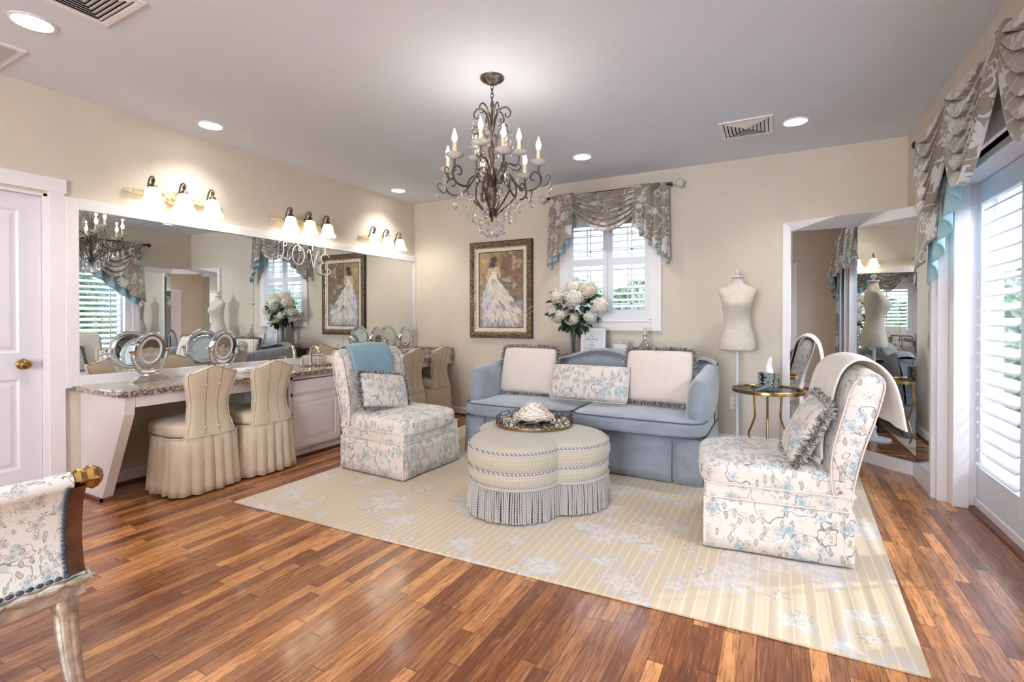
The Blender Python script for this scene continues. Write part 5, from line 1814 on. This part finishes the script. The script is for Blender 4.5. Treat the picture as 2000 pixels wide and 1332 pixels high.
# ================================================================ CONSOLE BEHIND THE SOFA
t = thing('console_table', 'dark wood console table against the back wall behind the sofa', 'table', (-1.55, 4.93, 0))
MB().box(-.68, .68, -.21, .21, .735, .765).build('tabletop', M['darkwood'], t, smooth=0, bevel=.006)
MB().box(-.64, .64, -.18, .18, .64, .735).build('apron', M['darkwood'], t, smooth=0, bevel=.002)
for x in (-.62, .62):
    for y in (-.16, .16):
        MB().tube([(x, y, .64), (x, y, .3), (x, y, 0)], [.026, .020, .014], 10).build('leg', M['darkwood'], t, smooth=60)
CT = .7655
t = thing('wire_tray', 'dark wire-gallery tray holding the vase on the console', 'tray', (-1.88, 4.93, CT))
MB().box(-.24, .24, -.15, .15, 0, .010).build('base', M['darkwood'], t, smooth=0, bevel=.003)
mb = MB()
def lat(p0, p1, n):
    p0, p1 = Vector(p0), Vector(p1)
    for sgn in (0, 1):
        pts = []
        for k in range(n * 8 + 1):
            s = k / (n * 8); z = .04 + .026 * math.cos(s * n * PI + sgn * PI)
            pts.append(p0 * (1 - s) + p1 * s + Vector((0, 0, z)))
        mb.tube(pts, .003, 6)
lat((-.235, -.145, 0), (.235, -.145, 0), 6); lat((-.235, .145, 0), (.235, .145, 0), 6)
lat((-.235, -.145, 0), (-.235, .145, 0), 4); lat((.235, -.145, 0), (.235, .145, 0), 4)
mb.build('wire_gallery', M['pewter'], t, smooth=80)

vx, vy, vz = -1.895, 4.93, CT + .0105
t = thing('glass_vase', 'tall flared clear glass vase on the console behind the sofa', 'vase', (vx, vy, vz))
MB().lathe([(0, 0), (.052, 0), (.055, .01), (.034, .022), (.026, .05), (.028, .12), (.036, .22), (.052, .32), (.078, .395), (.088, .405)], 32, cap=False).build('vessel', M['vase_glass'], t, smooth=60, solid=.003)
t = thing('hydrangea_bouquet', 'full bouquet of white hydrangeas with dark green leaves in the glass vase', 'flowers', (vx, vy, vz + .10))
heads = [(-.160, -.03, .575, .098), (-.225, .0, .43, .078), (.050, -.10, .560, .105), (.170, .0, .640, .090), (.300, -.02, .475, .098), (-.10, -.09, .395, .062), (.020, -.10, .335, .066), (.205, -.05, .36, .062), (-.01, .03, .680, .085), (-.205, .04, .35, .060)]
def flower_head(r, seed, mat):
    mb = MB(); rnd = random.Random(seed)
    N = int(135 * (r / .08) ** 1.3)
    for k in range(N):
        z = 1 - 2 * (k + .5) / N; a = k * 2.39996
        q = math.sqrt(1 - z * z)
        nrm = Vector((q * math.cos(a), q * math.sin(a), z))
        nrm = (nrm + Vector((rnd.uniform(-.25, .25), rnd.uniform(-.25, .25), rnd.uniform(-.25, .25)))).normalized()
        c = Vector((q * math.cos(a), q * math.sin(a), z * .88)) * r * rnd.uniform(.80, 1.08)
        u = nrm.orthogonal().normalized(); v = nrm.cross(u)
        ph = rnd.uniform(0, 6.28); s = .0185 * rnd.uniform(.85, 1.15)
        for p in range(4):
            an = ph + p * PI / 2
            d = u * math.cos(an) + v * math.sin(an); e = u * -math.sin(an) + v * math.cos(an)
            mb.add([c, c + d * s * .6 + e * s * .42 + nrm * s * .1, c + d * s * 1.05 + nrm * s * .32, c + d * s * .6 - e * s * .42 + nrm * s * .1], [(0, 1, 2, 3)])
    mb.superbox((0, 0, 0), (r * .78, r * .78, r * .68), 2, 6)
    return mb.build('flower_head', mat, None, smooth=0, recalc=False)
for i, (x, y, z, r) in enumerate(heads):
    h = flower_head(r, i, M['petal'] if i % 3 else M['sepal'])
    h.parent = t; h.location = (x, y, z)
    st_ = smooth_path([(x * .06, y * .06, -.06), (x * .10, y * .1, .18), (x * .45, y * .5, .34 if z > .4 else .26), (x, y, z - r * .5)], 5)
    MB().tube(st_, .0035, 6).build('flower_stem', M['stem'], t, smooth=80)
def leaf_mb(L_, W_):
    mb = MB()
    def fn(u, v):
        x = u * L_; w = W_ * max(0.0, math.sin(PI * min(u, 1) ** .8)) ** .8
        y = (v * 2 - 1) * w
        return Vector((x, y, abs(v * 2 - 1) * w * .35 - .25 * u * u * L_))
    mb.grid(fn, 8, 4); return mb
rnd = random.Random(4)
lf = None
for k in range(80):
    a = rnd.uniform(0, 2 * PI); rr = rnd.uniform(.03, .27); z = rnd.uniform(.28, .62)
    if k < 16: a = rnd.uniform(PI, 2 * PI); rr = rnd.uniform(.04, .15); z = rnd.uniform(.24, .36)
    if lf is None:
        o = lf = leaf_mb(.095, .032).build('leaf', M['leaf'], t, smooth=180, recalc=False)
    else:
        o = lf.copy(); COL.objects.link(o); o.parent = t
    o.location = (rr * math.cos(a), rr * .55 * math.sin(a), z)
    s = rnd.uniform(.8, 1.25); o.scale = (s, s, s)
    o.rotation_euler = (rnd.uniform(-.9, .9), rnd.uniform(-.6, 1.1), a + rnd.uniform(-.6, .6))
for pts in ([(0, 0, .3), (-.2, -.05, .42), (-.36, -.06, .49), (-.47, -.06, .47), (-.56, -.06, .41), (-.60, -.06, .36)], [(0, 0, .3), (-.2, -.05, .40), (-.38, -.06, .445), (-.5, -.06, .40), (-.55, -.06, .34), (-.64, -.06, .345), (-.74, -.06, .39)], [(0, 0, .4), (-.14, -.02, .62), (-.20, -.03, .78)]):
    MB().tube(smooth_path(pts, 5), .0022, 5).build('twig', M['twig'], t, smooth=80)

def photo_frame(name, label, loc, rz, w, h, b, mat, lines, tilt=.12):
    t = thing(name, label, 'sign', loc, rz)
    t.rotation_euler = (-tilt, 0, rz)
    mb = MB()
    for a, c_, d, e in ((0, w, 0, b), (0, w, h - b, h), (0, b, b, h - b), (w - b, w, b, h - b)): mb.box(a - w / 2, c_ - w / 2, -.014, 0, d, e)
    mb.build('frame', M[mat], t, smooth=0, bevel=.002)
    MB().box(-w / 2 + b * .8, w / 2 - b * .8, -.007, -.001, b * .8, h - b * .8).build('card', M['paper'], t, smooth=0)
    MB().add([(-.015, 0, h * .7), (.015, 0, h * .7), (.02, .08, .002), (-.02, .08, .002)], [(0, 1, 2, 3)]).build('easel_back', M['darkwood'], t, smooth=0, solid=.003)
    tb = MB()
    for (txt, x, z, s, al) in lines:
        cu = bpy.data.curves.new('text', 'FONT'); cu.body = txt; cu.size = s; cu.align_x = al; cu.resolution_u = 3
        o = bpy.data.objects.new('text', cu); COL.objects.link(o)
        bpy.context.view_layer.update()
        me = o.to_mesh()
        tb.add([(p.co.x + x, -.0078, p.co.y + z) for p in me.vertices], [tuple(q.vertices) for q in me.polygons])
        o.to_mesh_clear(); bpy.data.objects.remove(o); bpy.data.curves.remove(cu)
    if lines: tb.build('lettering', M['ink'], t, smooth=0, recalc=False)
photo_frame('framed_sign', 'white-framed notice reading No Red Wine or Food, beside the vase', (-1.672, 4.90, CT + .0), .06, .262, .355, .028, 'white_metal',
            [('No', -.01, .262, .026, 'CENTER'), ('Red Wine', -.01, .228, .030, 'CENTER'), ('or', -.01, .198, .024, 'CENTER'), ('Food', -.01, .166, .028, 'CENTER'), ('in the Bridal Suite...', -.002, .136, .0235, 'CENTER'), ('Thank You', -.092, .085, .025, 'LEFT')])
photo_frame('framed_card', 'small silver-framed card between the notice and the glass decanter', (-1.385, 4.90, CT + .0), -.10, .165, .225, .024, 'goldleaf',
            [('Welcome', 0, .12, .02, 'CENTER')] if False else [])
t = thing('glass_decanter', 'small round clear glass decanter with stopper on the console', 'decanter', (-1.140, 4.93, CT))
MB().lathe([(0, 0), (.05, 0), (.062, .01), (.078, .06), (.082, .11), (.072, .16), (.045, .205), (.020, .235), (.017, .27), (.022, .285)], 28, cap=False).build('body', M['vase_glass'], t, smooth=60, solid=.003)
MB().lathe([(0, .27), (.012, .27), (.028, .292), (.008, .298), (.016, .32), (.020, .36), (.0, .372)], 16, cap=False).build('stopper', M['bobeche'], t, smooth=50)

# ================================================================ CHANDELIER
t = thing('chandelier', 'ornate bronze candle chandelier hung with crystal drops from the ceiling', 'chandelier', (-1.581, 2.687, 0))
L_ = [(0, 2.700), (.02, 2.698), (.03, 2.702), (.045, 2.712), (.058, 2.718), (.066, 2.728), (.074, 2.73), (.076, 2.738), (.0, 2.7395)]
MB().lathe(L_, 40, cap=False, rfn=lambda a, z: 1 + (.06 * math.cos(16 * a) if z < 2.719 else 0)).build('canopy', M['bronze'], t, smooth=40)
mb = MB()
z = 2.695
k = 0
while z > 2.585:
    M_ = T(0, 0, z) @ R(k * PI / 2, 'Z')
    pts = [M_ @ Vector((.009 * math.cos(a), 0, -.015 + .018 * math.sin(a))) for a in [2 * PI * j / 14 for j in range(14)]]
    mb.tube(pts, .0028, 6, closed=True); z -= .026; k += 1
mb.build('chain', M['bronze'], t, smooth=80)
col_prof = [(0, 1.828), (.006, 1.83), (.010, 1.842), (.005, 1.85), (.012, 1.858), (.024, 1.872), (.032, 1.89), (.036, 1.905), (.030, 1.912), (.016, 1.918), (.020, 1.935), (.030, 1.965), (.042, 1.995), (.050, 2.02), (.052, 2.035), (.040, 2.042),
            (.022, 2.05), (.020, 2.08), (.026, 2.11), (.034, 2.14), (.036, 2.16), (.022, 2.168), (.013, 2.18), (.016, 2.22), (.024, 2.26), (.030, 2.29), (.018, 2.31), (.010, 2.33), (.012, 2.38), (.016, 2.42), (.008, 2.46), (.008, 2.55), (.014, 2.565), (.006, 2.58), (0, 2.585)]
MB().lathe(col_prof, 24, cap=False, rfn=lambda a, z: 1 + .10 * math.cos(8 * a) * (1 if (1.93 < z < 2.03 or 2.1 < z < 2.16 or 1.86 < z < 1.905) else 0)).build('column', M['bronze'], t, smooth=50)
def rad(pts, an, r=.006, n=8, taper=None):
    P3 = smooth_path([(a, b, 0) for a, b in pts], 5)
    m = len(P3)
    rr = [r * (1 if taper is None else (1 - taper * i / m)) for i in range(m)]
    return [(p[0] * math.cos(an), p[0] * math.sin(an), p[1]) for p in P3], rr
ncry = 0
DROP = None
def drop(x, y, z, beads=0, s=1.0, kind=0):
    s = s * 1.4
    """a bead chain with a faceted pendant; z = hook height"""
    mb = MB(); zz = z
    for b in range(beads):
        mb.lathe([(0, -.006), (.0045, -.002), (.0045, .002), (0, .006)], 6, T(x, y, zz - .007), cap=False); zz -= .0135
    mb.lathe([(0, 0), (.006, -.004), (.006, -.010), (0, -.014)][::-1], 6, T(x, y, zz), cap=False); zz -= .014
    if kind == 0: pr = [(0, -.052), (.009, -.045), (.014, -.034), (.010, -.018), (.003, -.004), (0, 0)]
    elif kind == 1: pr = [(0, -.060), (.004, -.050), (.012, -.036), (.006, -.028), (.011, -.016), (.003, -.004), (0, 0)]
    else: pr = [(0, -.070), (.004, -.060), (.006, -.02), (.003, -.004), (0, 0)]
    mb.lathe([(r * s, q * s) for r, q in pr], 8, T(x, y, zz), cap=False)
    return mb.build('crystal_drop', M['crystal'], t, smooth=0)
A_low = [math.radians(10 + 60 * k + 3) for k in range(6)]
zc = 2.165
lamps = []
def candle(x, y, z):
    MB().lathe([(.0, -.004), (.012, -.004), (.040, .008), (.052, .020), (.056, .024), (.052, .0245), (.036, .014), (.012, .004), (0, .004)], 30, T(x, y, z), cap=False, rfn=lambda a, q: 1 + .05 * math.cos(15 * a)).build('bobeche', M['bobeche'], t, smooth=50)['label'] = 'fluted glass drip dish'
    MB().lathe([(0, 0), (.0125, 0), (.0120, .088), (.0, .088)], 14, T(x, y, z + .004), cap=False).build('candle_sleeve', M['candle'], t, smooth=50)
    MB().lathe([(0, 0), (.009, .002), (.015, .016), (.0165, .030), (.013, .048), (.006, .068), (.0015, .082), (0, .084)], 16, T(x, y, z + .093), cap=False).build('bulb', M['bulb'], t, smooth=80)
    lamps.append((x, y, z + .12))
for i, an in enumerate(A_low):
    a_, r_ = rad([(.03, 2.075), (.07, 2.125), (.115, 2.12), (.155, 2.065), (.20, 2.025), (.25, 2.015), (.295, 2.035), (.315, 2.075), (.30, 2.115), (.268, 2.125), (.248, 2.102), (.255, 2.078), (.275, 2.078)], an, .0075, taper=.3)
    m_ = MB().tube(a_, r_, 8)
    a_, r_ = rad([(.302, 2.055), (.325, 2.035), (.352, 2.05), (.372, 2.08), (.362, 2.10), (.345, 2.095), (.348, 2.082)], an, .0042, taper=.3)
    m_.tube(a_, r_, 6)
    a_, r_ = rad([(.298, 2.11), (.300, 2.135), (.300, 2.165)], an, .007)
    m_.tube(a_, r_, 8)
    m_.build('arm', M['bronze'], t, smooth=80)
    a_, r_ = rad([(.022, 1.865), (.06, 1.905), (.115, 1.955), (.155, 2.01), (.152, 2.075), (.118, 2.112), (.085, 2.098), (.088, 2.068), (.106, 2.072)], an + PI / 6, .0062, taper=.3)
    MB().tube(a_, r_, 8).build('scroll', M['bronze'], t, smooth=80)
    candle(.30 * math.cos(an), .30 * math.sin(an), zc)
    c, s = math.cos(an), math.sin(an)
    drop(.372 * c, .372 * s, 2.075, 1, 1.0, 1)
    drop(.25 * c, .25 * s, 2.008, 0, 1.0, 0)
    drop(.17 * c, .17 * s, 2.04, 3, .8, 1)
    c, s = math.cos(an + PI / 6), math.sin(an + PI / 6)
    drop(.155 * c, .155 * s, 2.0, 5, .9, 2)
    drop(.115 * c, .115 * s, 1.945, 3, 1.0, 1)
    drop(.07 * c, .07 * s, 1.905, 5, 1.0, 0)
    drop(.036 * math.cos(an), .036 * math.sin(an), 1.89, 5, 1.05, 0)
A_up = [math.radians(277 - 0 + 120 * k) for k in range(3)]
for an in A_up:
    a_, r_ = rad([(.018, 2.05), (.035, 2.12), (.06, 2.18), (.105, 2.205), (.145, 2.195), (.168, 2.215), (.172, 2.26)], an, .0065, taper=.2)
    MB().tube(a_, r_, 8).build('arm', M['bronze'], t, smooth=80)
    a_, r_ = rad([(.10, 2.205), (.13, 2.17), (.165, 2.165), (.185, 2.19), (.17, 2.21), (.155, 2.20)], an, .0045, taper=.2)
    MB().tube(a_, r_, 6).build('scroll', M['bronze'], t, smooth=80)
    candle(.172 * math.cos(an), .172 * math.sin(an), 2.258)
    drop(.165 * math.cos(an), .165 * math.sin(an), 2.16, 2, .9, 1)
for k in range(6):
    an = math.radians(20 + 60 * k)
    a_, r_ = rad([(.012, 2.40), (.022, 2.47), (.05, 2.535), (.09, 2.55), (.118, 2.52), (.108, 2.488), (.085, 2.495), (.086, 2.512)], an, .0058, taper=.3)
    MB().tube(a_, r_, 8).build('crown_scroll', M['bronze'], t, smooth=80)
    a_, r_ = rad([(.026, 2.29), (.04, 2.36), (.075, 2.41), (.115, 2.415), (.128, 2.385), (.105, 2.37), (.094, 2.385)], an + .5, .005, taper=.3)
    MB().tube(a_, r_, 6).build('crown_scroll', M['bronze'], t, smooth=80)
    drop(.12 * math.cos(an), .12 * math.sin(an), 2.49, 2, .9, 1 if k % 2 else 2)
    drop(.125 * math.cos(an + .5), .125 * math.sin(an + .5), 2.37, 1, 1.1, 1)
    drop(.06 * math.cos(an), .06 * math.sin(an), 2.33, 3, .8, 2)
for x, y, z in lamps:
    d = bpy.data.lights.new('candle_lamp', 'POINT'); d.energy = .6; d.color = (1, .93, .84); d.shadow_soft_size = .012
    l = bpy.data.objects.new('candle_lamp', d); COL.objects.link(l); l.location = (x - 1.581, y + 2.687, z + .075)

# ================================================================ CEILING LIGHTS AND VENTS
def can(name='recessed_light'):
    t = thing(name, '', 'ceiling light', (0, 0, ZC), 0, 'recessed ceiling lights')
    MB().lathe([(.092, -.001), (.094, -.006), (.082, -.008), (.078, -.004), (.074, .0), (.074, -.0005)], 40, cap=False).build('trim_ring', M['trim'], t, smooth=40)
    MB().lathe([(0, -.003), (.076, -.0015), (.076, -.001), (0, -.0012)], 32, cap=False).build('lens', M['can_glow'], t, smooth=80)
    return t
cn = can()
cans = [(-3.36, 1.07, 'large recessed light nearest the camera at upper left'), (-3.92, 2.30, 'recessed light above the nearest three-shade wall light'),
        (-3.95, 4.52, 'recessed light by the back left ceiling corner'), (-1.604, 4.394, 'recessed light on the ceiling before the back window'), (.134, 4.384, 'recessed light beside the small ceiling vent')]
for i, (x, y, lab) in enumerate(cans):
    o = cn if i == 0 else copy_tree(cn)
    o.location = (x, y, ZC); o['label'] = lab
for x, y in [c_[:2] for c_ in cans] + [(-1.0, .9), (-1.0, -1.6), (-3.2, -1.4)]:  # last three are added fill spots with no fixture
    d = bpy.data.lights.new('ceiling_emitter', 'SPOT'); d.energy = 34; d.color = (1, .965, .91); d.spot_size = math.radians(120); d.spot_blend = .8; d.shadow_soft_size = .06
    l = bpy.data.objects.new('ceiling_emitter', d); COL.objects.link(l); l.location = (x, y, ZC - .03)
def vent(loc, sx, sy, n, label, name='ceiling_vent'):
    t = thing(name, label, 'vent', (loc[0], loc[1], ZC))
    mb = MB(); b = .030
    mb.box(-sx, sx, -sy, -sy + b, -.010, 0).box(-sx, sx, sy - b, sy, -.010, 0).box(-sx, -sx + b, -sy + b, sy - b, -.010, 0).box(sx - b, sx, -sy + b, sy - b, -.010, 0)
    mb.build('frame', M['trim'], t, smooth=0, bevel=.002)
    MB().box(-sx + b, sx - b, -sy + b, sy - b, -.002, -.0005).build('duct', M['dark'], t, smooth=0)
    mb = MB()
    for k in range(n):
        e = b + (min(sx, sy) - b) * (k + .25) / n; e2 = e + .020
        if e2 > min(sx, sy): e2 = min(sx, sy) - .001
        q = lambda m, z: [(-sx + m, -sy + m, z), (sx - m, -sy + m, z), (sx - m, sy - m, z), (-sx + m, sy - m, z)]
        mb.add(q(e, -.003) + q(e2, -.013), [(i, (i + 1) % 4, 4 + (i + 1) % 4, 4 + i) for i in range(4)])
    mb.build('louvres', M['trim'], t, smooth=0, solid=.0015)
    return t
vent((-.208, 4.345), .19, .20, 6, 'small square white vent beside the right recessed light')
vent((-2.87, 1.065), .20, .20, 8, 'white louvred vent at the top left of the ceiling')
t = thing('return_grille', 'flat white return-air grille at the far upper left of the ceiling', 'vent', (-4.0, .93, ZC))
MB().box(-.24, .25, -.40, .24, -.010, 0).build('frame', M['trim'], t, smooth=0, bevel=.002)
MB().box(-.21, .22, -.37, .21, -.0125, -.0102).build('perforated_panel', plain('grille_grey', srgb(190, 192, 200), .5, bump=.6, bscale=300), t, smooth=0)

# ================================================================ GILDED BENCH AT LEFT
t = thing('gilded_bench', 'gilded bench end with branch-patterned fabric and fluted leg at lower left', 'bench', (-1.862, .705, 0))
# local: end panel faces +x; bench runs to -x; depth to -y
BL, BD = 1.25, .70
def endpanel(xo, sg):
    """side arm: curved section leaning outward at the top; xo= outer face x"""
    prof = [(0, .45), (-.014, .50), (-.020, .56), (-.016, .62), (-.004, .68), (.014, .715)]
    pr = smooth_path([(a, b, 0) for a, b in prof], 4)
    def F(u, v, off):
        i = min(int(u * (len(pr) - 1)), len(pr) - 2); f = u * (len(pr) - 1) - i
        p = pr[i] * (1 - f) + pr[i + 1] * f
        return Vector((xo + sg * (p[0] + off), -.04 - (BD - .08) * v, p[1] - .04 * v * 0))
    mb = MB()
    mb.grid(lambda u, v: F(u, v, .0), 16, 12); mb.grid(lambda u, v: F(u, v, -.045), 16, 12)
    mb.grid(lambda u, v: F(0, v, -.045 * u), 1, 12); mb.grid(lambda u, v: F(u, 0, -.045 * v), 16, 1); mb.grid(lambda u, v: F(u, 1, -.045 * v), 16, 1)
    rl = [(xo + sg * (-.012), -.03, .728), (xo + sg * (-.012), -BD + .03, .728)]
    mb.tube(rl, .030, 14)
    mb.build('arm_upholstery', M['floral_small'], t, smooth=50)
    for v in (0, 1):
        pts = [F(k / 16, v, .0) for k in range(17)]
        y0, y1 = (.0, -.042) if v == 0 else (-BD + .042, -BD)
        m2 = MB()
        m2.grid(lambda u, w: Vector((F(u, 0, .004).x, y0 + (y1 - y0) * w, F(u, 0, 0).z)), 16, 1)
        m2.grid(lambda u, w: Vector((F(u, 0, -.052).x, y0 + (y1 - y0) * w, F(u, 0, 0).z)), 16, 1)
        for yy in (y0, y1): m2.grid(lambda u, w, yy=yy: Vector((F(u, 0, .004 - .056 * w).x, yy, F(u, 0, 0).z)), 16, 1)
        o = m2.build('arm_post', M['umber'], t, smooth=40); o.modifiers.new('weld', 'WELD').merge_threshold = .0005
        # beads
        mb = MB()
        for k in range(24):
            u = k / 23; p = F(u, 0, .006); 
            mb.superbox((p.x, (y1 if v == 0 else y0) + (-.004 if v == 0 else .004), p.z), (.0045, .0062, .0062), 2.2, 3)
        mb.build('cord_trim', M['nailhead'], t, smooth=180)
        # carved finial
        yf = .0 if v == 0 else -BD
        mb = MB()
        s_ = 1 if v == 0 else -1
        mb.lathe([(0, -.03), (.020, -.028), (.030, -.012), (.026, .004), (.034, .018), (.030, .034), (.018, .046), (.0, .050)], 16, T(xo + sg * (-.010), yf, .730) @ R(-s_ * PI / 2, 'X'), cap=False, rfn=lambda a, z: 1 + .14 * math.cos(6 * a))
        mb.build('carved_finial', M['brass'], t, smooth=35)
endpanel(0, 1)
endpanel(-BL, -1)
MB().box(-BL - .01, .012, -BD, 0, .385, .452).build('seat_rail', M['goldleaf'], t, smooth=0, bevel=.004)
mb = MB()
def leafrow(p0, p1, n, up, out):
    p0, p1 = Vector(p0), Vector(p1); d = (p1 - p0) / n
    for k in range(n):
        c = p0 + d * (k + .5)
        e = d.normalized() * (d.length * .62)
        for j in (-1, 0, 1):
            mb.tube([c - e + Vector(out) * .004, c + Vector(out) * .013 + Vector((0, 0, j * .009)), c + e + Vector(out) * .004], [.005, .0085, .003], 6)
leafrow((.012, .01, .435), (.012, -BD, .435), 11, 1, (1, 0, 0))
leafrow((.02, .0, .435), (-BL - .01, .0, .435), 18, 1, (0, 1, 0))
mb.build('carved_leaf_band', M['goldleaf'], t, smooth=60)
mb = MB()
for k in range(30):
    y = -.045 - (BD - .09) * k / 29
    mb.superbox((.012, y, .456), (.0065, .0085, .0065), 2.2, 3)
mb.build('cord_trim', M['nailhead'], t, smooth=180)
MB().superbox((-BL / 2, -BD / 2, .485), (BL / 2 - .04, BD / 2 - .01, .045), 6, 12).build('seat', M['floral_small'], t, smooth=180)
def leg(x, y, sx, sy):
    mb = MB(); n = 40
    pts = [(0, .385, .033), (0, .36, .034), (-.0, .33, .031), (.004, .25, .029), (.010, .17, .026), (.020, .09, .022), (.034, .03, .019), (.040, 0, .021)]
    vs = []
    pp = smooth_path([(a, b, c) for a, b, c in pts], 4)
    for j, p in enumerate(pp):
        for i in range(n):
            a = 2 * PI * i / n
            fl = 1 - (.10 * max(0, math.cos(7 * a)) ** 2 if .10 < p[1] < .335 else 0)
            vs.append(Vector((x + sx * p[0] + p[2] * fl * math.cos(a), y + sy * p[0] + p[2] * fl * math.sin(a), p[1])))
    m = len(pp)
    mb.add(vs, [(j * n + i, j * n + (i + 1) % n, (j + 1) * n + (i + 1) % n, (j + 1) * n + i) for j in range(m - 1) for i in range(n)] + [tuple(range(n)), tuple((m - 1) * n + i for i in range(n))])
    mb.build('leg', M['goldleaf'], t, smooth=45)
for x in (-.035, -BL + .025):
    for y, s in ((-.035, 1), (-BD + .035, -1)): leg(x, y, 1 if x > -.5 else -1, s)
outlet((XR, 4.255 + .0, .42), PI, 'x') if False else None
